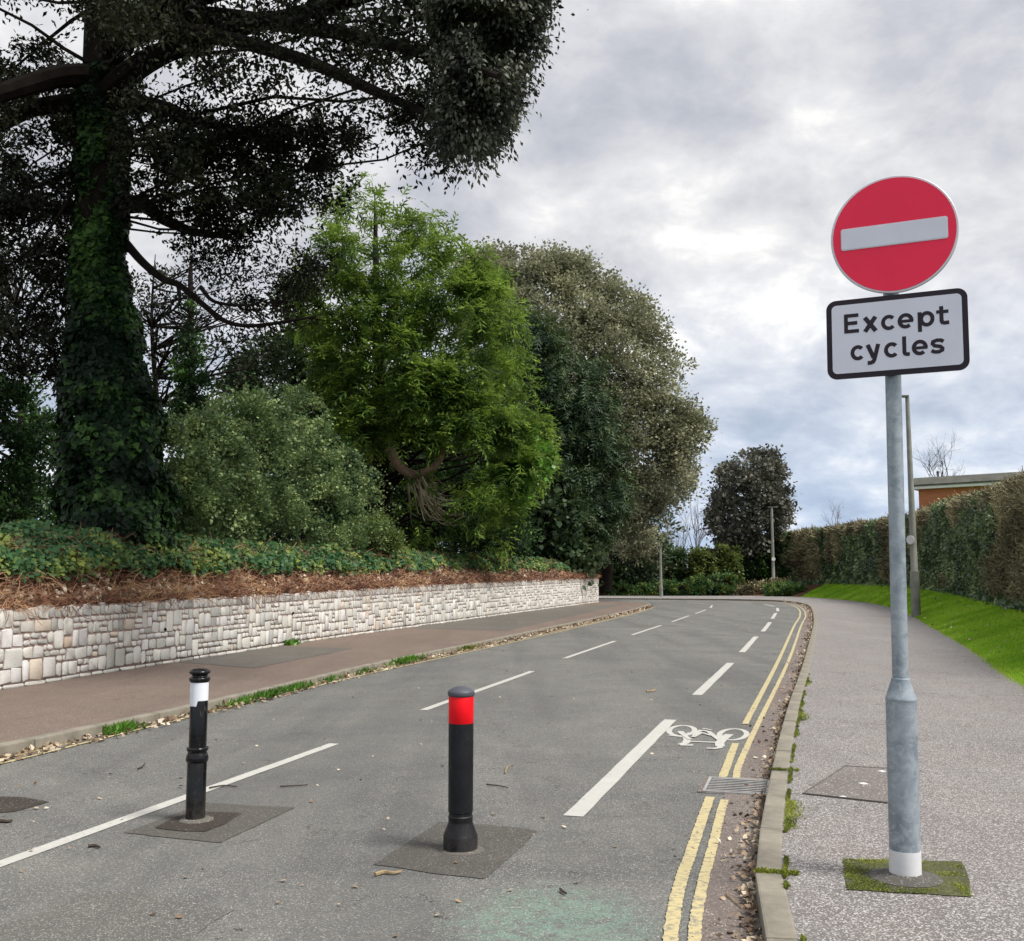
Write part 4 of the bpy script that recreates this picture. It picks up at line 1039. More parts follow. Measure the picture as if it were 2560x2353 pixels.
far_hedge('trimmed_hedge', 'square-cut hedge with yellow-green top left of the lone tree', [(1306, 1086), (1345, 1080), (1350, 1150), (1306, 1150)], 96, 1.2, 6500, M_hedge_g, 61)
far_hedge('trimmed_hedge', 'tall clipped green hedge just left of the lone tree', [(1352, 1082), (1400, 1074), (1452, 1078), (1455, 1150), (1352, 1150)], 95, 1.2, 9500, M_laurel_y, 62)
tree('undergrowth', 'brown and green scrub between the lone tree and the start of the grass', 'shrub', [(1440, 1150), (1500, 1140), (1560, 1140), (1575, 1165), (1440, 1175)], 90.5, 1.2, 0.8, 70, (0.25, 0.5), 9000, LEAF, 0.22, M_hedge_b, 64)
tree('undergrowth', 'low ivy and bramble patch where the verge grass begins beyond the far lamp', 'shrub', [(1500, 1150), (1545, 1146), (1575, 1152), (1578, 1168), (1505, 1178)], 87.5, 2.6, 0.6, 80, (0.22, 0.4), 10000, LEAF, 0.22, M_ivy_light, 65)
far_hedge('ivy_hedge', 'long low ivy hedge across the outside of the bend', [(1195, 1152), (1250, 1153), (1340, 1146), (1380, 1138), (1442, 1136), (1450, 1177), (1195, 1180)], 90.5, 1.0, 15000, M_ivy_light, 63, 0.26)

# bare shrubs and saplings
def grow(mb, p, d, L, r, depth, rng, spread=0.5, rise=0.25, sides=3):
    n = 4; pts = [Vector(p)]; dd = Vector(d).normalized()
    for i in range(n):
        dd = (dd + Vector(rng.normal(size=3)) * 0.09 + Vector((0, 0, rise * 0.12))).normalized(); pts.append(pts[-1] + dd * L / n)
    mb.tube(pts, [r * (1 - 0.5 * i / n) for i in range(n + 1)], sides, False)
    if depth:
        for i in range(int(rng.integers(3, 5))):
            k = int(rng.integers(1, n + 1)); nd = (dd + Vector(rng.normal(size=3)) * spread + Vector((0, 0, rise))).normalized()
            grow(mb, pts[k], nd, L * rng.uniform(0.55, 0.8), r * 0.5, depth - 1, rng, spread, rise, sides)
def bare(name, label, px, py, Y, stems, L, r, depth, seed, mat, spread=0.45, lean=0.25, cat='tree', z=None):
    rng = np.random.default_rng(seed); base = A(px * 1.273, py * 1.273, Y)
    root = plant(name, label, cat, tuple(base)); mb = MB()
    for _ in range(stems):
        grow(mb, base + Vector((rng.uniform(-.15, .15), rng.uniform(-.15, .15), 0)), (rng.normal() * lean, rng.normal() * lean, 1), L, r, depth, rng, spread)
    mb.build('branches', mat, root)
bare('bare_shrub', 'pale multi-stemmed leafless shrub behind the low far lamp', 1272, 1135, 92, 8, 1.7, 0.045, 3, 71, M_twig, cat='shrub')
bare('bare_tree', 'thin pale leafless sapling between the trimmed hedges', 1338, 1140, 99, 4, 3.4, 0.07, 3, 72, M_twig, 0.32, 0.14)
bare('bare_tree', 'slim leafless tree rising left of the lone evergreen', 1372, 1130, 104, 3, 3.6, 0.08, 3, 73, M_bark_pale, 0.3, 0.12)
bare('bare_tree', 'leafless tree top showing over the left end of the brick building', 1835, 1000, 85, 2, 3.2, 0.09, 4, 74, M_bark, 0.55, 0.3)
bare('bare_tree', 'faint leafless treetop peeping over the middle of the right hedge', 1640, 1050, 120, 3, 1.9, 0.05, 3, 75, M_bark_pale, 0.5, 0.3)

# ---- 6: ivy and dead stems on the bank above the wall
def bank_cover():
    rng = np.random.default_rng(81)
    tmax = WALL.s_of_y(63.3)
    # green ivy
    n = 95000; t = tmax * rng.random(n) ** 1.35; o = -rng.uniform(0.45, 2.4, n)
    x, y = WALL.npat(t, o)
    wt = np.interp(y, [5, 13.3, 22.9, 34, 63], [1.08, 1.13, 1.21, 1.37, 1.62]); bt = np.interp(y, [5, 14.5, 18, 24, 36, 64], [1.78, 1.80, 1.95, 1.90, 2.02, 2.15])
    zz = np.interp(-o, [0, .3, .75, 1.2, 2.4], [0, .1, .42, .68, .75]); z = wt + zz * (bt - wt) / 0.7
    lump = np.array([mnoise.noise(Vector((a * 1.1, b * 1.1, 2))) for a, b in zip(x, y)])
    edge = np.array([mnoise.noise(Vector((a * 0.5, b * 0.5, 9))) for a, b in zip(x, y)])
    lim = np.interp(y, [5, 15, 19, 24, 30, 63], [0.15, 0.20, 0.45, 0.55, 0.55, 0.55]) + 0.55 * edge
    k = (-o > lim); z += 0.26 + 0.22 * np.maximum(0, lump + 0.2) + rng.uniform(-0.12, 0.14, n)
    x, y, z, o = x[k], y[k], z[k], o[k]; n = len(x)
    sz = 0.085 * rng.uniform(0.5, 1.35, n) * np.interp(y, [14, 30, 60], [1, 1.3, 1.9])
    nm = unit(n, rng) * 0.75 + np.array([0.45, -0.35, 0.75]); yd = np.c_[rng.normal(0.4, .6, n), rng.normal(-.3, .6, n), rng.normal(-.5, .4, n)]
    V, F = scatter(BROAD[0], BROAD[1], np.c_[x, y, z], yd, nm, sz)
    np_mesh('ground_ivy', V, F, M_ivy_light, label='green ivy carpeting the top of the bank behind the wall', cat='ivy', kind='stuff')
    # brown dead stems: curved ribbons
    n = 28000; t = tmax * rng.random(n) ** 1.25; o = 0.03 - 1.33 * rng.random(n) ** 1.3
    x, y = WALL.npat(t, o)
    wt = np.interp(y, [5, 13.3, 22.9, 34, 63], [1.08, 1.13, 1.21, 1.37, 1.62]); bt = np.interp(y, [5, 14.5, 18, 24, 36, 64], [1.78, 1.80, 1.95, 1.90, 2.02, 2.15])
    z = wt + np.interp(-o, [0, .3, .75, 1.2, 2.4], [0, .1, .42, .68, .75]) * (bt - wt) / 0.7
    tv = []; tf = []
    for i in range(4):
        s = i / 3; w = 0.018 * (1 - 0.6 * s); tv += [(-w, s, 0.30 * math.sin(s * math.pi)), (w, s, 0.30 * math.sin(s * math.pi))]
    tf = [(2 * i, 2 * i + 1, 2 * i + 3, 2 * i + 2) for i in range(3)]
    f = np.interp(y, [14, 30, 60], [1, 1.6, 2.6])
    L = rng.uniform(0.12, 0.40, n)
    size = np.c_[L * f * 1.0, L, L]
    yd = np.c_[rng.normal(0.2, .7, n), rng.normal(0, .7, n), rng.normal(0.05, .45, n)]
    V, F = scatter(tv, tf, np.c_[x, y, z + rng.uniform(-0.06, 0.08, n) + (o < -0.8) * rng.uniform(0, .30, n)], yd, unit(n, rng) + np.array([0.5, -0.5, 0.6]), size)
    np_mesh('dead_ivy_stems', V, F, M_dead, label='band of brown dead ivy stems along the top of the wall', cat='ivy', kind='stuff')
    n = 7000; t = tmax * rng.random(n) ** 1.3; o = -rng.uniform(0.0, 1.2, n); x, y = WALL.npat(t, o)
    wt = np.interp(y, [5, 13.3, 22.9, 34, 63], [1.08, 1.13, 1.21, 1.37, 1.62])
    z = wt + np.interp(-o, [0, .3, .75, 1.2], [0.02, .12, .46, .72])
    V, F = scatter(IVY[0], IVY[1], np.c_[x, y, z + rng.uniform(0, .1, n)], unit(n, rng), unit(n, rng) + np.array([.4, -.4, .8]), 0.075 * rng.uniform(.5, 1.2, n) * np.interp(y, [14, 60], [1, 2]))
    np_mesh('dead_leaves', V, F, M_deadleaf, label='brown dead leaves caught among the stems on the bank', cat='leaves', kind='stuff')
bank_cover()

# ---- 7: the long hedge on the right
def right_hedge():
    rng = np.random.default_rng(91)
    root = plant('hedge', 'long tall clipped hedge, brown and twiggy near, dark green further on', 'hedge', (13.8, 27.6, 0.7))
    ks = [HEDGE.s_of_y(y) for y in (9, 20, 27.6, 36, 45, 56, 64, 76, 86, 94)] + [HEDGE.len]
    tops = [4.0, 4.1, 4.24, 4.55, 4.95, 5.15, 5.2, 5.6, 5.75, 5.8, 5.4]
    base = [0.4, 0.55, 0.62, 0.8, 0.9, 1.0, 1.05, 1.15, 1.15, 1.1, 1.0]
    def surf(t, o, hz, push):
        x, y = HEDGE.npat(t, o + push); zb = np.interp(t, ks, base); zt = np.interp(t, ks, tops); return x, y, zb + (zt - zb) * hz
    # solid dark core: shade put into its colour, closes gaps in the foliage
    V = []; T = np.arange(0, HEDGE.len, 0.8); J = 9
    prof = [(0.30, 0.0), (0.34, 0.25), (0.30, 0.6), (0.36, 0.88), (0.6, 0.955), (1.2, 0.965), (1.75, 0.95), (1.9, 0.5), (1.8, 0.0)]
    for t in T:
        for o, hz in prof:
            nn = 0.25 * mnoise.noise(Vector((t * 0.5, o * 2, hz * 4)))
            x, y, z = surf(np.array([t]), np.array([o]), hz, nn if o < .4 else 0); V.append((x[0], y[0], z[0] - 0.02 + (nn * 0.4 if hz > .9 else 0)))
    F = [(i * J + j, (i + 1) * J + j, (i + 1) * J + j + 1, i * J + j + 1) for i in range(len(T) - 1) for j in range(J - 1)]
    np_mesh('shade_core', np.array(V), np.array(F), M_core, root, smooth=True)
    n = 135000
    # density falls with distance
    y_s = 14 + 88 * rng.random(n) ** 1.5
    t = np.interp(y_s, HEDGE.Y[:int(np.argmax(HEDGE.Y))], HEDGE.Ln[:int(np.argmax(HEDGE.Y))]); t = np.where(y_s > 98, HEDGE.len * rng.uniform(0.95, 1, n), t)
    top = rng.random(n) < 0.22
    hz = np.where(top, rng.uniform(0.93, 1.01, n), rng.random(n) ** 0.9); o = np.where(top, rng.uniform(0, 1.6, n), 0.0)
    zz = hz * 4.5
    lump = np.array([mnoise.noise(Vector((a * 0.55, b * 0.55, 0))) + 0.5 * mnoise.noise(Vector((a * 1.7, b * 1.7, 4))) for a, b in zip(t, zz)])
    x, y, z = surf(t, o, hz, np.where(top, 0, -0.28 * lump + rng.uniform(-0.12, 0.28, n)))
    z += np.where(top, 0.22 * lump + rng.uniform(-.1, .1, n), 0)
    patchn = np.array([mnoise.noise(Vector((a * 0.16, b * 0.22, 7))) for a, b in zip(t, zz)]) + 0.25 * lump
    brown_lim = np.interp(y, [14, 27, 33, 38, 50, 100], [-1.0, -1.0, 0.05, 0.22, 0.14, 0.16])
    brown = (patchn + (hz > 0.85) * 0.22) > brown_lim
    f = np.interp(y, [15, 30, 60, 100], [0.85, 1.0, 1.9, 2.9])
    nm = unit(n, rng) * 0.8 + np.array([-0.75, -0.45, 0.5]); nm[top] += np.array([0.5, 0.3, 1.0])
    yd = unit(n, rng); yd[:, 2] += 0.2
    g_ = ~brown
    V, F = scatter(BROAD[0], BROAD[1], np.c_[x, y, z][g_], yd[g_], nm[g_], 0.085 * f[g_] * rng.uniform(.6, 1.3, g_.sum()))
    np_mesh('foliage', V, F, M_hedge_g, root)
    tw = ([(-0.06, 0, 0), (0.06, 0, 0), (0.03, 1, 0.05), (-0.03, 1, 0)], [(0, 1, 2, 3)])
    V, F = scatter(tw[0], tw[1], np.c_[x, y, z][brown], yd[brown] + np.array([-.3, -.2, .3]), nm[brown], 0.16 * f[brown] * rng.uniform(.6, 1.3, brown.sum()))
    br2 = rng.random(brown.sum()) < 0.6
    V2, F2 = scatter(BROAD[0], BROAD[1], np.c_[x, y, z][brown][br2], yd[brown][br2], nm[brown][br2], 0.06 * f[brown][br2] * rng.uniform(.6, 1.3, br2.sum()))
    V, F = merge([(V, F), (V2, F2)])
    np_mesh('twigs', V, F, M_hedge_b, root)
    # ivy and litter at the foot of the hedge
    n = 9000; i = rng.integers(0, len(SS) - 1, n); e = rng.uniform(0.86, 1.02, n); a = rng.random(n)
    p0 = VERGE[i, 3] * (1 - (e - .7)[:, None] / .3) + VERGE[i, 4] * ((e - .7)[:, None] / .3); p1 = VERGE[i + 1, 3] * (1 - (e - .7)[:, None] / .3) + VERGE[i + 1, 4] * ((e - .7)[:, None] / .3)
    p = p0 * (1 - a[:, None]) + p1 * a[:, None]; p[:, 2] += rng.uniform(0, .22, n)
    V, F = scatter(IVY[0], IVY[1], p, unit(n, rng), unit(n, rng) * .6 + np.array([-.4, -.3, .8]), 0.10 * np.interp(p[:, 1], [15, 60, 100], [1, 2, 3]) * rng.uniform(.6, 1.2, n))
    np_mesh('hedge_foot_ivy', V, F, M_hedge_g, label='scrubby ivy along the foot of the right hedge', cat='ivy', kind='stuff')
    return root
right_hedge()

# ---- 8: grass of the verge
def verge_grass():
    rng = np.random.default_rng(95)
    n = 75000; u = rng.random(n) ** 1.5 * (len(SS) - 2); lo = HEDGE.s_of_y(12) / HEDGE.len * (len(SS) - 1)
    u = lo + (I_END - lo) * rng.random(n) ** 1.5; i = u.astype(int); a = (u - i)[:, None]
    e = np.where(rng.random(n) < 0.08, rng.uniform(-0.045, 0.02, n), rng.uniform(-0.01, 0.93, n)); K5 = np.array([0, 0.12, 0.35, 0.7, 1.0])
    j = np.clip(np.searchsorted(K5, np.maximum(e, 0), side='right') - 1, 0, 3); w = ((e - K5[j]) / (K5[j + 1] - K5[j]))[:, None]
    p = (VERGE[i, j] * (1 - w) + VERGE[i, j + 1] * w) * (1 - a) + (VERGE[i + 1, j] * (1 - w) + VERGE[i + 1, j + 1] * w) * a
    f = np.interp(p[:, 1], [12, 25, 60, 100], [1, 1.3, 2.4, 3.5])
    bl = ([(-0.09, 0, 0), (0.09, 0, 0), (0.04, 0.7, 0.12), (0, 1, 0.28)], [(0, 1, 2, 3)])
    yd = np.c_[rng.normal(-.15, .55, n), rng.normal(0, .55, n), np.full(n, .7)]
    h = rng.uniform(0.03, 0.085, n) * (1 + 0.5 * (e > 0.8))
    V, F = scatter(bl[0], bl[1], p - np.array([0, 0, .01]), yd, unit(n, rng), np.c_[h * f * 1.2, h * np.sqrt(f), h * f])
    np_mesh('grass', V, F, M_grass, label='bright green grass on the verge between footway and hedge', cat='grass', kind='stuff')
verge_grass()

# ------------------------------------------------------------------ the sign
def build_sign():
    base = A(2264, 2202, 5.0); base.z = 0.1
    root = empty('road_sign', tuple(base), label='no entry sign with Except cycles plate on a galvanised post', cat='road sign')
    top = A(2233, 948, 5.0); lean = (top - base) / (top.z - base.z)
    def ax(z): return base + lean * (z - base.z)
    ztap = A(2255, 1751, 5.0).z; ztop = A(2255, 1697, 5.0).z; zw = A(2262, 2124, 5.0).z
    zhi = 3.45
    m = MB(); m.tube([ax(0.09), ax(zw)], 0.0725, 36); m.build('painted_foot', M_whitepaint, root)
    m = MB(); m.tube([ax(zw), ax(ztap - .004)], 0.0705, 36)
    m.tube([ax(ztap - .004), ax(ztap + .004), ax(ztap + .012)], [0.0705, 0.0735, 0.071], 36, False)
    m.tube([ax(ztap + .012), ax(ztop - .01), ax(ztop), ax(ztop + .004)], [0.071, 0.044, 0.0445, 0.038], 36, False); m.build('base_tube', M_galv, root)
    m = MB(); m.tube([ax(ztop - .01), ax(1.5), ax(2.2), ax(zhi)], 0.0375, 32); m.build('post', M_galv, root)
    for zz, r in ((0.104, 0.13), ):
        m = MB(); m.lathe([(0.0, 0.0), (0.165, 0.0), (0.14, 0.007), (0.07, 0.022)], 24, (base.x, base.y, 0.106)); m.add([], []); m.build('mortar_collar', M_patch, root)
    psi = math.radians(24)
    R = Matrix(((math.cos(psi), 0, math.sin(psi)), (-math.sin(psi), 0, math.cos(psi)), (0, 1, 0)))   # local x right, y up, z away... columns below
    xd = Vector((math.cos(psi), -math.sin(psi), 0)); nd = Vector((-math.sin(psi), -math.cos(psi), 0)); up = Vector((0.012, 0, 1)).normalized()
    def place(ctr, pts): return [ctr + xd * x + up * y + nd * z for x, y, z in pts]
    cd = A(2234, 587, 4.95); cp = A(2240, 838, 4.95)
    def disc(name, r, z0, z1, mat, parent=root, n=72, rim=0.0, ctr=cd):
        pts = []
        for z, rr in ((z0, r), (z1 - rim, r), (z1, r - rim)):
            pts += [(rr * math.cos(2 * math.pi * k / n), rr * math.sin(2 * math.pi * k / n), z) for k in range(n)]
        fs = [tuple(range(n - 1, -1, -1)), tuple(range(2 * n, 3 * n))] + [(r_ * n + k, r_ * n + (k + 1) % n, (r_ + 1) * n + (k + 1) % n, (r_ + 1) * n + k) for r_ in range(2) for k in range(n)]
        m = MB(); m.add(place(ctr, pts), fs); return m.build(name, mat, parent)
    def rrect(name, w, h, rad, z0, z1, mat, parent, ctr):
        o = []
        for sx, sy, a0 in ((1, 1, 0), (-1, 1, 90), (-1, -1, 180), (1, -1, 270)):
            for k in range(9):
                a = math.radians(a0 + 90 * k / 8); o.append((sx * (w / 2 - rad) + rad * math.cos(a), sy * (h / 2 - rad) + rad * math.sin(a)))
        n = len(o); pts = [(x, y, z0) for x, y in o] + [(x, y, z1) for x, y in o]
        fs = [tuple(range(n - 1, -1, -1)), tuple(range(n, 2 * n))] + [(k, (k + 1) % n, (k + 1) % n + n, k + n) for k in range(n)]
        m = MB(); m.add(place(ctr, pts), fs); return m.build(name, mat, parent)
    dp = disc('round_plate', 0.300, 0.0, 0.012, M_signrim, rim=0.003)
    dp['label'] = 'round red no entry plate with white bar'
    disc('red_face', 0.2885, 0.0125, 0.0140, M_signred, dp)
    rrect('white_bar', 0.500, 0.112, 0.012, 0.0142, 0.0155, M_signrim, dp, cd)
    rrect('white_bar', 0.490, 0.102, 0.009, 0.0157, 0.0168, M_signwhite, dp, cd)
    pl = rrect('rectangular_plate', 0.655, 0.402, 0.048, 0.0, 0.012, M_signblack, root, cp)
    pl['label'] = 'white plate with black border reading Except cycles'
    rrect('white_face', 0.602, 0.349, 0.024, 0.0125, 0.0140, M_signwhite, pl, cp)
    for zz in (cd.z + 0.13, cd.z - 0.13, cp.z + 0.10, cp.z - 0.10):     # clips to the post
        m = MB(); m.tube([ax(zz - 0.015), ax(zz + 0.015)], 0.041, 20); m.box(ax(zz) + nd * 0.025, (0.05, 0.05, 0.03), -psi); m.build('clip', M_galv, root)
    # lettering, drawn as strokes: unit = 1 photo crop pixel
    S = 0.655 / 1067.0
    def L(strokes):
        m = MB(); z = 0.0146
        for st in strokes:
            pts, wd = st[0], (st[1] if len(st) > 1 else 30)
            p2 = [((x - 736) * S, 0.0) for x, _ in pts]
            v, f = stroke([((x) * S, (y) * S) for x, y in pts], wd * S, z); m.add(place(cp, [(a, b, c) for a, b, c in v]), f); z += 0.00025
        return m.build('letter', M_signblack, pl)
    y1, y2 = 200 - 0.0, 0; X = 122
    # baseline 1 at 0.171 below the top edge, baseline 2 at 0.315 below
    b1 = (0.201 - 0.1735) / S; b2 = (0.201 - 0.3125) / S; cap = 160; xh = 118; h = 15
    def xx(x): return x - 739
    def cc(x0, x1, b, a0=42, a1=318):
        return [(p[0], p[1]) for p in arc((xx(x0) + xx(x1)) / 2 + 4, b + xh / 2, (x1 - x0) / 2 - h + 2, xh / 2 - h + 4, a0, a1, 20)]
    x0, x1 = xx(345), xx(460)
    L([([(x0 + h, b1), (x0 + h, b1 + cap)],), ([(x0 + h, b1 + h), (x1, b1 + h)],), ([(x0 + h, b1 + cap - h), (x1 - 2, b1 + cap - h)],), ([(x0 + h, b1 + cap / 2 + 2), (x1 - 12, b1 + cap / 2 + 2)],)])
    L([([(xx(488) + 18, b1), (xx(607) - 18, b1 + xh)], 35), ([(xx(488) + 18, b1 + xh), (xx(607) - 18, b1)], 35)])
    L([(cc(628, 742, b1),)])
    def e(x0, x1, b):
        cx_ = (xx(x0) + xx(x1)) / 2; rx = (x1 - x0) / 2 - h + 3
        L([(arc(cx_, b + xh / 2, rx, xh / 2 - h + 4, -2, 312, 24),), ([(cx_ - rx, b + xh / 2 - 2), (cx_ + rx + 13, b + xh / 2 - 2)], 24)])
    e(758, 872, b1)
    cx_ = (xx(905) + xx(1024)) / 2 + 8
    L([([(xx(905) + h, b1 - 42), (xx(905) + h, b1 + xh)],), (arc(cx_, b1 + xh / 2, 42, xh / 2 - h + 4, 0, 360, 26),)])
    L([([(xx(1068) + 12, b1 + 150), (xx(1068) + 12, b1 + 32), (xx(1068) + 18, b1 + 18), (xx(1068) + 34, b1 + 13), (xx(1135), b1 + 16)],), ([(xx(1042), b1 + xh - 13), (xx(1132), b1 + xh - 13)], 27)])
    L([(cc(388, 498, b2),)])
    L([([(xx(505) + 18, b2 + xh), (xx(563) + 4, b2 + 8)], 33), ([(xx(622) - 18, b2 + xh), (xx(572), b2 - 8), (xx(562), b2 - 25), (xx(545), b2 - 32), (xx(520), b2 - 32)], 32)])
    L([(cc(645, 757, b2),)])
    L([([(xx(785) + h, b2 + cap), (xx(785) + h, b2 + 32), (xx(785) + h + 5, b2 + 19), (xx(785) + h + 18, b2 + 14), (xx(840), b2 + 15)],)])
    e(858, 971, b2)
    sx = (xx(990) + xx(1100)) / 2
    L([([(sx + 44, b2 + xh - 26), (sx + 25, b2 + xh - 14), (sx - 5, b2 + xh - 12), (sx - 32, b2 + xh - 22), (sx - 36, b2 + xh - 38), (sx - 22, b2 + xh / 2 + 4), (sx + 20, b2 + xh / 2 - 5), (sx + 35, b2 + 38), (sx + 33, b2 + 24), (sx + 8, b2 + 12), (sx - 22, b2 + 13), (sx - 46, b2 + 26)], 29)])
build_sign()

# ------------------------------------------------------------------ bollards
def bollard_left():
    base = G(488, 2053); root = empty('bollard', tuple(base), label='glossy black ringed bollard with torn white reflective band', cat='bollard')
    Hh = 0.94; u = Hh / 1490.0; z = lambda y: (1615 - y) * u; r = lambda p: p * 0.060 / 92
    m = MB(); m.lathe([(r(92), 0), (r(92), z(1040)), (r(86), z(1030))]); m.build('lower_tube', M_black, root, (0, 0, 0), angle=50)
    m = MB(); m.lathe([(r(83), z(1045)), (r(100), z(1040)), (r(107), z(1015)), (r(104), z(990)), (r(95), z(962)), (r(88), z(950)), (r(90), z(940)), (r(99), z(930)), (r(103), z(912)), (r(99), z(900)), (r(83), z(895))]); m.build('collar_ring', M_black, root, (0, 0, 0), angle=60)
    m = MB(); m.lathe([(r(83), z(897)), (r(84), z(260)), (r(80), z(255))]); m.build('upper_tube', M_black, root, (0, 0, 0))
    m = MB(); m.lathe([(r(84), z(262)), (r(92), z(252)), (r(100), z(240)), (r(101), z(222)), (r(95), z(214)), (r(78), z(206)), (r(74), z(196)), (r(78), z(186)), (r(92), z(178)), (r(102), z(166)), (r(101), z(154)), (r(86), z(143)), (r(55), z(131)), (r(20), z(125)), (0, z(124))]); m.build('cap', M_black, root, (0, 0, 0), angle=60)
    # band, torn at its lower right
    n = 80; vs = []; fs = []
    for k in range(n + 1):
        a = -math.pi / 2 + 2 * math.pi * k / n          # starts facing the camera
        deg = 360 * k / n
        low = z(492) + 0.0015 * math.sin(k * 2.1) + 0.002 * math.sin(k * 5.3)
        if 8 < deg < 175: low = z(440) + 0.002 * math.sin(k * 3.3)
        if 2 < deg <= 8: low = z(470)
        for zz in (low, z(263)): vs.append((r(86.5) * math.cos(a), r(86.5) * math.sin(a), zz))
    fs = [(2 * k, 2 * k + 2, 2 * k + 3, 2 * k + 1) for k in range(n)]
    m = MB(); m.add(vs, fs, True); m.build('reflective_band', M_whiteband, root, (0, 0, 0))
    m = MB(); m.lathe([(0.03, 0.0), (0.105, 0.0), (0.09, 0.008), (0.03, 0.016)], 22, (0.008, 0, 0.009)); m.build('mortar_collar', M_foot_patch, root, (0, 0, 0))
bollard_left()
def bollard_mid():
    base = G(1151, 2126); root = empty('bollard', tuple(base), label='matt black plastic bollard with wide foot and red reflective band', cat='bollard')
    Hh = 0.90; u = Hh / 1588.0; z = lambda y: (1700 - y) * u; r = lambda p: p * 0.0955 / 165
    m = MB(); m.lathe([(r(166), 0), (r(165), z(1560)), (r(162), z(1545)), (r(120), z(1440)), (r(117), z(1425))], 44); m.build('foot', M_rubber, root, (0, 0, 0), angle=25)
    m = MB(); m.lathe([(r(117), z(1435)), (r(118), z(1380)), (r(121), z(1372)), (r(113), z(1362)), (r(113), z(1335)), (r(120), z(1325)), (r(122), z(520)), (r(121), z(472))], 44); m.build('shaft', M_rubber, root, (0, 0, 0), angle=25)
    m = MB(); m.lathe([(r(121), z(472)), (r(123), z(468)), (r(123), z(216)), (r(121), z(212))], 44); m.build('reflective_band', M_redband, root, (0, 0, 0))
    m = MB(); m.lathe([(r(118), z(214)), (r(129), z(206)), (r(132), z(196)), (r(132), z(168)), (r(126), z(158)), (r(104), z(142)), (r(72), z(126)), (r(36), z(116)), (0, z(112))], 44); m.build('cap', M_capgrey, root, (0, 0, 0), angle=45)
    m = MB(); m.tube([(-0.035, -0.090, z(1620)), (-0.037, -0.0965, z(1620))], 0.018, 16); m.build('fixing_hole', M_black, root, (0, 0, 0))
    m = MB(); m.lathe([(0.05, 0.0), (0.125, 0.0), (0.105, 0.007), (0.05, 0.012)], 22, (0.008, 0, 0.005)); m.build('mortar_collar', M_foot_patch, root, (0, 0, 0))
bollard_mid()

# ------------------------------------------------------------------ lamp posts
def lamp(label, px, topy, Y, z0, head, plate_py=None, rr=(0.095, 0.055), side=1):
    tp = A(px, topy, Y); x = tp.x; root = empty('street_lamp', (x, Y, z0), label=label, cat='street lamp', group='street lamps along the road')
    h = tp.z - z0; m = MB(); m.tube([(0, 0, -0.05), (0, 0, h * 0.20)], rr[0] * 1.25, 14); m.build('base_column', M_lamp, root, (0, 0, 0))
    m = MB(); m.tube([(0, 0, h * 0.20), (0, 0, h * 0.205), (0, 0, h * 0.36), (0, 0, h)], [rr[0] * 1.2, rr[0], rr[0] * .9, rr[1]], 14); m.build('column', M_lamp, root, (0, 0, 0))
    m = MB(); m.box((-0.12 * side, 0, h + 0.03), (head, 0.24, 0.075)); m.build('lamp_head', M_lamphead, root, (0, 0, 0), bevel=0.015)
    if plate_py:
        zz = A(px, plate_py, Y).z - z0
        m = MB(); n = 28
        v = [(0.17 * math.cos(2 * math.pi * k / n), -rr[0] - 0.02 - d, zz + 0.17 * math.sin(2 * math.pi * k / n)) for d in (0.02, 0) for k in range(n)]
        if side > 0: v = [Matrix.Rotation(math.radians(-58), 3, 'Z') @ Vector(p) for p in v]
        m.add(v, [tuple(range(n)), tuple(range(2 * n - 1, n - 1, -1))] + [(k, k + n, (k + 1) % n + n, (k + 1) % n) for k in range(n)])
        pl = m.build('round_sign', M_speed, root, (0, 0, 0)); return pl
lamp('tall grey-green lamp column on the verge just behind the sign post', 2268, 993, 38.6, 0.15, 0.30, 1350, (0.135, 0.075), 1)
sp = lamp('lamp column with small round sign in front of the lone tree', 1929, 1269, 91.0, 0.1, 0.9, 1398, (0.15, 0.10), -1)
lamp('low far lamp column at the bend in front of the ivy hedge', 1651, 1367, 84.5, 0.1, 0.5, None, (0.12, 0.08), 1)

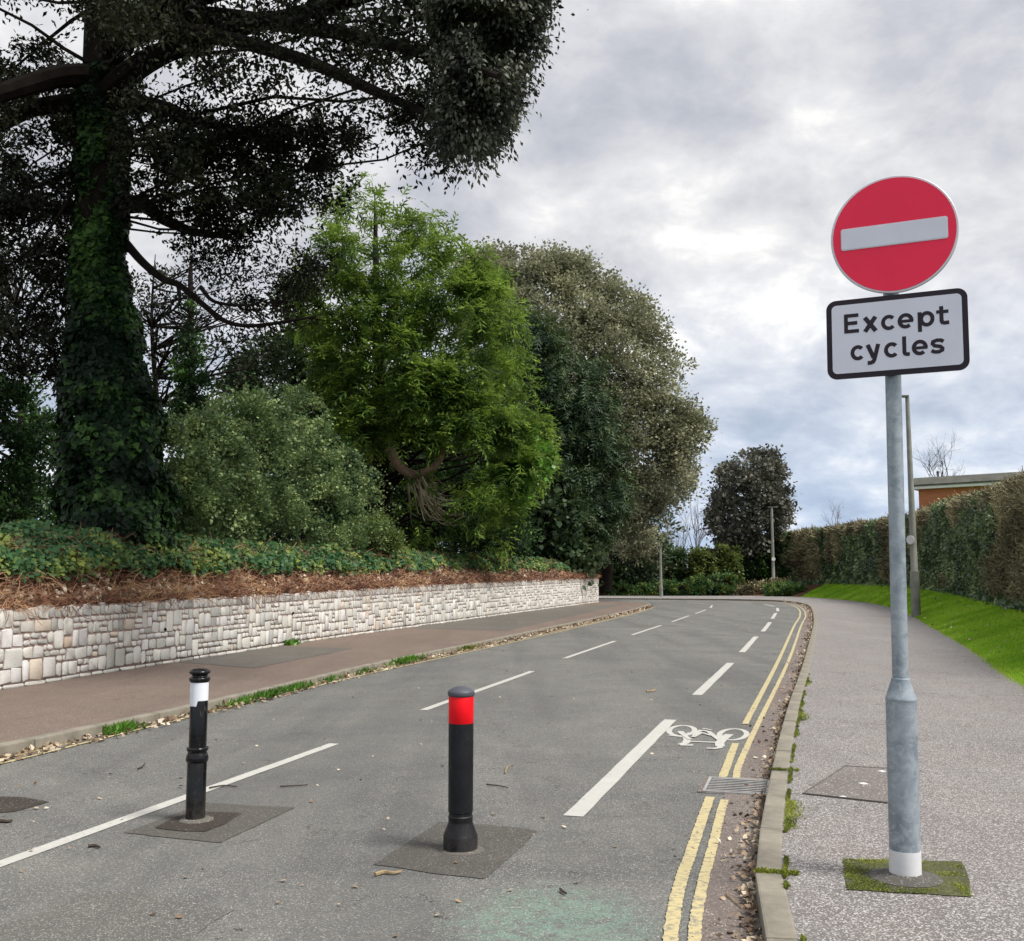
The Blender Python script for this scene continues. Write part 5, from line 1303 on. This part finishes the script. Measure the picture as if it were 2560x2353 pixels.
# ------------------------------------------------------------------ drain grate, service cover
def drain():
    c = [G(1775, 1951), G(1907, 1951), G(1872, 1998), G(1752, 1998)]
    ctr = sum(c, Vector()) / 4; d = KERB_R.tan(KERB_R.s_of_y(ctr.y)); rz = math.atan2(d.y, d.x) - math.pi / 2
    ctr = Vector((KERB_R.at(KERB_R.s_of_y(7.56)).x, 7.56, 0)); ctr -= Vector((math.cos(rz), math.sin(rz), 0)) * 0.235
    root = empty('drain_grate', (ctr.x, ctr.y, 0.004), rz, label='cast iron road drain grate against the right kerb', cat='drain')
    m = MB(); m.box((0, 0, 0.004), (0.44, 0.52, 0.005)); m.build('dark_pit_plate', M_hole_dark, root, (0, 0, 0))  # flat plate over the road, darkness of the pit painted as black
    m = MB()
    for sx in (-1, 1): m.box((sx * 0.215, 0, 0.006), (0.022, 0.54, 0.016))
    for sy in (-1, 1): m.box((0, sy * 0.26, 0.006), (0.406, 0.022, 0.0158))
    m.build('frame', M_iron, root, (0, 0, 0))
    bar = MB(); P = [(-0.2 + 0.4 * i / 8, 0.012 * math.cos((i - 4) / 4 * 1.4), 0) for i in range(9)]
    top = []
    for (x, y, z) in P: top += [(x, y - 0.012, 0.017), (x, y + 0.012, 0.017), (x, y + 0.012, 0.006), (x, y - 0.012, 0.006)]
    top = [(x, y, 0.013 if z > .01 else 0.0085) for x, y, z in [(a, b_ * 1.0, c_) for a, b_, c_ in top]]; bar.add(top, [(4 * i + j, 4 * i + 4 + j, 4 * i + 4 + (j + 1) % 4, 4 * i + (j + 1) % 4) for i in range(8) for j in range(4)])
    o0 = bar.build('bar', M_iron, root, (0, -0.22, 0))
    for k in range(1, 8):
        o = o0.copy(); COL.objects.link(o); o.parent = root; o.location = (0, -0.22 + k * 0.0625, 0)
    m = MB(); m.box((-0.245, 0.0, 0.001), (0.035, 0.54, 0.010)); m.build('concrete_surround', M_gutter, root, (0, 0, 0))
drain()
def cover():
    P = [G(2008, 1986, .1), G(2113, 1917, .1), G(2262, 1926, .1), G(2262, 2014, .1)]
    ctr = sum(P, Vector()) / 4; root = empty('service_cover', (ctr.x, ctr.y, 0.1), label='flat recessed service cover in the footway behind the sign post', cat='cover')
    V = [(p.x - ctr.x, p.y - ctr.y, 0.006) for p in P]; m = MB(); m.add(V, [(0, 3, 2, 1)]); o = m.build('cover_plate', M_cover, root, (0, 0, 0))
    e = MB()
    for i in range(4):
        a, b2 = Vector(V[i]), Vector(V[(i + 1) % 4]); d = (b2 - a); e.box((a + b2) / 2 + Vector((0, 0, -0.001 + 0.0007 * i)), (d.length, 0.012, 0.008), math.atan2(d.y, d.x))
    e.build('edge_frame', M_foot_patch, root, (0, 0, 0))
    for (px, py, w) in ((2205, 1931, 0.045), (2158, 1962, 0.05), (2107, 1995, 0.035)):
        q = G(px, py, .1); m = MB(); m.box((q.x - ctr.x, q.y - ctr.y, 0.008), (w, w * 0.9, 0.004), 0.5); m.build('white_tile', M_whitepaint, root, (0, 0, 0))
cover()

# ------------------------------------------------------------------ litter, weeds, moss
def litter():
    rng = np.random.default_rng(101)
    def chips(name, label, x, y, z, size, mat, flat=0.35):
        n = len(x); nm = unit(n, rng) * flat + np.array([0, 0, 1.0]); yd = unit(n, rng); yd[:, 2] *= flat
        V, F = scatter(BROAD[0], BROAD[1], np.c_[x, y, z], yd, nm, size); np_mesh(name, V, F, mat, label=label, cat='leaves', kind='stuff')
    # right gutter, thickest against the kerb
    n = 4200; y0 = 3 + 66 * rng.random(n) ** 1.8; t = np.interp(y0, KERB_R.Y[:int(np.argmax(KERB_R.Y > 70))], KERB_R.Ln[:int(np.argmax(KERB_R.Y > 70))])
    lim = np.array([0.05 + 0.06 * mnoise.noise(Vector((a * 0.9, 0, 3))) for a in y0]); o = -np.abs(rng.exponential(1, n)) * np.maximum(lim, 0.025)
    k = (o > -0.42) & ~((np.abs(y0 - 7.55) < 0.25) & (rng.random(n) < 0.85)); t, o, y0 = t[k], o[k] - 0.012, y0[k]; x, y = KERB_R.npat(t, o); n = len(x)
    z = 0.012 + rng.random(n) * 0.035 * np.exp(o / 0.08)
    chips('leaf_litter', 'dead leaves and grit heaped in the gutter against the right kerb', x, y, z, 0.026 * rng.uniform(.3, 1.6, n) * np.interp(y0, [3, 20, 60], [1, 1.5, 2.4]), M_deadleaf, 0.8)
    n = 4200; y0 = 4 + 54 * rng.random(n) ** 1.5; t = np.interp(y0, KERB_L.Y[:int(np.argmax(KERB_L.Y > 59))], KERB_L.Ln[:int(np.argmax(KERB_L.Y > 59))]); o = rng.random(n) ** 2.0 * 0.24 + 0.01
    x, y = KERB_L.npat(t, o)
    chips('leaf_litter', 'dead leaves along the left gutter between kerb and yellow lines', x, y, 0.012 + rng.random(n) * 0.03, 0.042 * rng.uniform(.4, 1.4, n) * np.interp(y0, [3, 20, 60], [1, 1.4, 2.4]), M_deadleaf, 0.7)
    n = 420; y = 4 + 40 * rng.random(n) ** 1.7; xl = np.interp(y, KERB_L.Y[:200], KERB_L.X[:200]); xr = np.interp(y, KERB_R.Y[:200], KERB_R.X[:200]); x = xl + (xr - xl) * rng.random(n)
    chips('scattered_leaves', 'small pale dead leaves scattered over the road', x, y, np.full(n, 0.010), 0.026 * rng.uniform(.4, 1.5, n) * np.interp(y, [3, 20, 60], [1, 1.3, 2]), M_deadleaf, 0.3)
    n = 500; i = rng.integers(8, I_END - 1, n); w_ = rng.random(n)[:, None]; jj = rng.integers(0, 4, n); P = VERGE[i, jj] * (1 - w_) + VERGE[i, jj + 1] * w_
    chips('fallen_leaves', 'dead leaves caught in the verge grass', P[:, 0], P[:, 1], P[:, 2] + 0.04, 0.05 * rng.uniform(.5, 1.4, n) * np.interp(P[:, 1], [10, 60], [1, 2]), M_deadleaf, 0.6)
    # moss on the footway side of the right kerb and in its joints
    n = 14000; y0 = 3.4 + 12 * rng.random(n) ** 1.2; t = np.interp(y0, KERB_R.Y[:150], KERB_R.Ln[:150])
    dens = np.array([mnoise.noise(Vector((a * 1.1, 5, 0))) + 0.4 * mnoise.noise(Vector((a * 5, 1, 0))) for a in t]); k = dens > -0.12
    t = t[k]; dens = dens[k]; n = len(t); o = 0.135 + np.abs(rng.normal(0, 1, n)) * 0.05 * np.clip(dens * 2.2, 0.14, 1); x, y = KERB_R.npat(t, o)
    z = 0.10 + rng.random(n) * 0.012
    m = [(x, y, z)]
    for ks_, nn in ((3, 700), (6, 300)):
        tj = 0.92 * ks_; oo = rng.uniform(0, 0.2, nn); xx_, yy_ = KERB_R.npat(tj + rng.normal(0, 0.012, nn), oo); m.append((xx_, yy_, 0.10 + rng.random(nn) * 0.01))
    x = np.concatenate([a[0] for a in m]); y = np.concatenate([a[1] for a in m]); z = np.concatenate([a[2] for a in m]); n = len(x)
    yd = np.c_[rng.normal(0, .6, n), rng.normal(0, .6, n), np.full(n, .8)]
    V, F = scatter(LEAF[0], LEAF[1], np.c_[x, y, z], yd, unit(n, rng), 0.015 * rng.uniform(.5, 1.4, n)); np_mesh('kerb_moss', V, F, M_moss, label='yellow-green moss along the back edge of the right kerb', cat='moss', kind='stuff')
    # moss on the square round the post
    n = 9000; c = np.array([[2107, 2149], [2401, 2156], [2431, 2244], [2114, 2227]], float); u, v = rng.random(n), rng.random(n)
    px = (c[0] * (1 - u)[:, None] + c[1] * u[:, None]) * (1 - v)[:, None] + (c[3] * (1 - u)[:, None] + c[2] * u[:, None]) * v[:, None]
    P = np.array([tuple(G(a, b, .1)) for a, b in px]); pc = A(2264, 2202, 5.0)
    d = np.hypot(P[:, 0] - pc.x, P[:, 1] - pc.y); nz = np.array([mnoise.noise(Vector((a * 9, b * 9, 0))) for a, b in P[:, :2]])
    k = (d > 0.17 + 0.04 * nz) & (nz + (u < 0.35) * 0.22 - (u > .5) * .25 + (v > .85) * .3 + rng.normal(0, .16, n) > 0.12); P = P[k]; P[:, 2] = 0.106; n = len(P)
    V, F = scatter(LEAF[0], LEAF[1], P, np.c_[rng.normal(0, .8, n), rng.normal(0, .8, n), np.full(n, .25)], unit(n, rng), 0.010 * rng.uniform(.5, 1.3, n)); np_mesh('post_moss', V, F, M_moss, label='moss on the square patch round the sign post', cat='moss', kind='stuff')
litter()
def weed(px, py, w, h, label, n=240, mat=None):
    rng = np.random.default_rng(int(px)); c = G(px, py); tk = KERB_L.s_of_y(c.y - 0.15); c = KERB_L.off(tk, 0.05); c = Vector((c.x, c.y, 0.0)); root = empty('weed_tuft', tuple(c), label=label, cat='weed', group='weeds in the left gutter')
    d = KERB_L.tan(KERB_L.s_of_y(c.y)); n = int(n * 1.5); a = rng.normal(0, 1, n)[:, None] * np.array([[d.x, d.y, 0]]) * w / 2; P = np.array(c) + a + np.c_[rng.normal(0, .035, n), rng.normal(0, .035, n), np.zeros(n)]
    yd = np.c_[rng.normal(0, .6, n), rng.normal(0, .6, n), np.ones(n)]
    V, F = scatter(LEAF[0], LEAF[1], P + np.array([0, 0, .01]), yd, unit(n, rng), np.c_[np.full(n, h * .5), 0.95 * h * rng.uniform(.3, 1.1, n), np.full(n, h)]); np_mesh('leaves', V, F, mat or M_bright, root)
weed(228, 1822, 0.22, 0.12, 'green weed tuft in the left gutter nearest the camera', 200, M_bright)
weed(545, 1755, 0.35, 0.10, 'grass tuft just right of the ringed bollard', 180)
weed(625, 1738, 0.45, 0.12, 'longest grass tuft along the left kerb', 320)
weed(697, 1722, 0.35, 0.12, 'bright grass tuft between two others on the left kerb', 260)
weed(775, 1700, 0.30, 0.10, 'small weed on the left kerb level with a dark footway patch', 140, M_bright)
weed(980, 1658, 0.7, 0.15, 'long low grass strip on the left kerb beyond the red bollard', 320)
weed(885, 1683, 0.3, 0.10, 'tiny weed between the grass tufts left of the red bollard', 100)
weed(1128, 1625, 0.6, 0.12, 'furthest weeds on the left kerb', 160, M_moss)
def wallweed(px, py, label):
    rng = np.random.default_rng(int(px)); c = G(px, py, .1); root = empty('weed_tuft', tuple(c), label=label, cat='weed', group='weeds at the foot of the wall'); n = 160
    V, F = scatter(LEAF[0], LEAF[1], np.array(c) + rng.normal(0, .08, (n, 3)) * np.array([1, 1, 0.1]), np.c_[rng.normal(.3, .6, n), rng.normal(0, .6, n), np.ones(n)], unit(n, rng), 0.16 * rng.uniform(.4, 1, n)); np_mesh('leaves', V, F, M_bright, root)
wallweed(1042, 1562, 'green weed at the foot of the wall near its middle'); wallweed(722, 1613, 'little weed at the foot of the wall above the dark footway patch'); wallweed(1276, 1533, 'far weed at the foot of the stone wall')

def stick(pts, r, mat, label, name='twig'):
    P = [G(x, y) + Vector((0, 0, 0.012)) for x, y in pts]; f = catmull3(P, 3); c = P[0]
    m = MB(); m.tube(f, [r * (1 - 0.4 * i / len(f)) for i in range(len(f))], 5); o = m.build(name, mat); tag(o, label, 'twig')
    return o
stick([(938, 2192), (960, 2186), (985, 2188), (1003, 2184)], 0.010, M_wood, 'pale peeled stick lying in front of the red bollard')
stick([(1401, 2229), (1408, 2235), (1416, 2240)], 0.008, M_darkwood, 'short black twig on the green stain')
stick([(220, 2120), (235, 2119), (249, 2123)], 0.010, M_darkwood, 'short dark twig on the road left of the ringed bollard')
stick([(523, 1974), (560, 1968), (592, 1971)], 0.006, M_darkwood, 'thin dark twig just behind the ringed bollard')
stick([(1616, 1731), (1630, 1730), (1638, 1726)], 0.018, M_wood, 'brown curled twig between the two lines of dashes')
stick([(1263, 1936), (1268, 1922), (1275, 1917), (1285, 1917)], 0.006, M_wood, 'hook-shaped stem right of the red bollard')
stick([(1216, 1965), (1245, 1968), (1270, 1973)], 0.006, M_darkwood, 'thin straight twig right of the red bollard')
stick([(0, 2057), (18, 2058), (30, 2056)], 0.012, M_darkwood, 'dark twig at the left edge of the road')
stick([(345, 1926), (355, 1921), (362, 1912)], 0.007, M_darkwood, 'small forked twig left of the ringed bollard beyond the centre line')
stick([(700, 1970), (740, 1968), (770, 1966)], 0.006, M_darkwood, 'faint twig right of the ringed bollard')
stick([(1815, 2240), (1835, 2258), (1858, 2276)], 0.004, M_wood, 'thin stem in the right gutter beside the outer yellow line')

# ------------------------------------------------------------------ the brick building
def building():
    o = Vector((23.9, 60.0, 0)); ang = math.atan2(-0.63, 0.776)
    root = empty('brick_building', tuple(o), ang, label='orange brick building with dark flat roof edge behind the right hedge', cat='building')
    L_, D_ = 24.0, 9.0; ze = 6.75
    m = MB(); m.box((L_ / 2, D_ / 2, ze / 2), (L_, D_, ze)); m.build('wall', M_brick, root, (0, 0, 0))
    m = MB(); m.box((L_ / 2, D_ / 2, ze + 0.09), (L_ + 0.7, D_ + 0.7, 0.16)); m.build('eaves_board', M_fascia, root, (0, 0, 0))
    m = MB(); a = [(-0.42, -0.42), (L_ + 0.42, -0.42), (L_ + 0.42, D_ + 0.42), (-0.42, D_ + 0.42)]; b2 = [(-0.30, 0.25), (L_ - 0.1, 0.25), (L_ - 0.1, D_ - 0.25), (-0.30, D_ - 0.25)]
    v = [(x, y, ze + 0.172) for x, y in a] + [(x, y, ze + 0.26) for x, y in a] + [(x, y, ze + 0.72) for x, y in b2]
    m.add(v, [(0, 3, 2, 1), (8, 9, 10, 11)] + [(r * 4 + k, r * 4 + (k + 1) % 4, (r + 1) * 4 + (k + 1) % 4, (r + 1) * 4 + k) for r in range(2) for k in range(4)]); m.build('roof', M_rooffelt, root, (0, 0, 0))
    m = MB(); m.tube([(0.5, 2.2, ze + 0.7), (0.5, 2.2, ze + 1.15)], 0.06, 10); m.tube([(0.5, 2.2, ze + 1.15), (0.5, 2.2, ze + 1.22)], 0.11, 10); m.build('flue', M_lamphead, root, (0, 0, 0))
building()
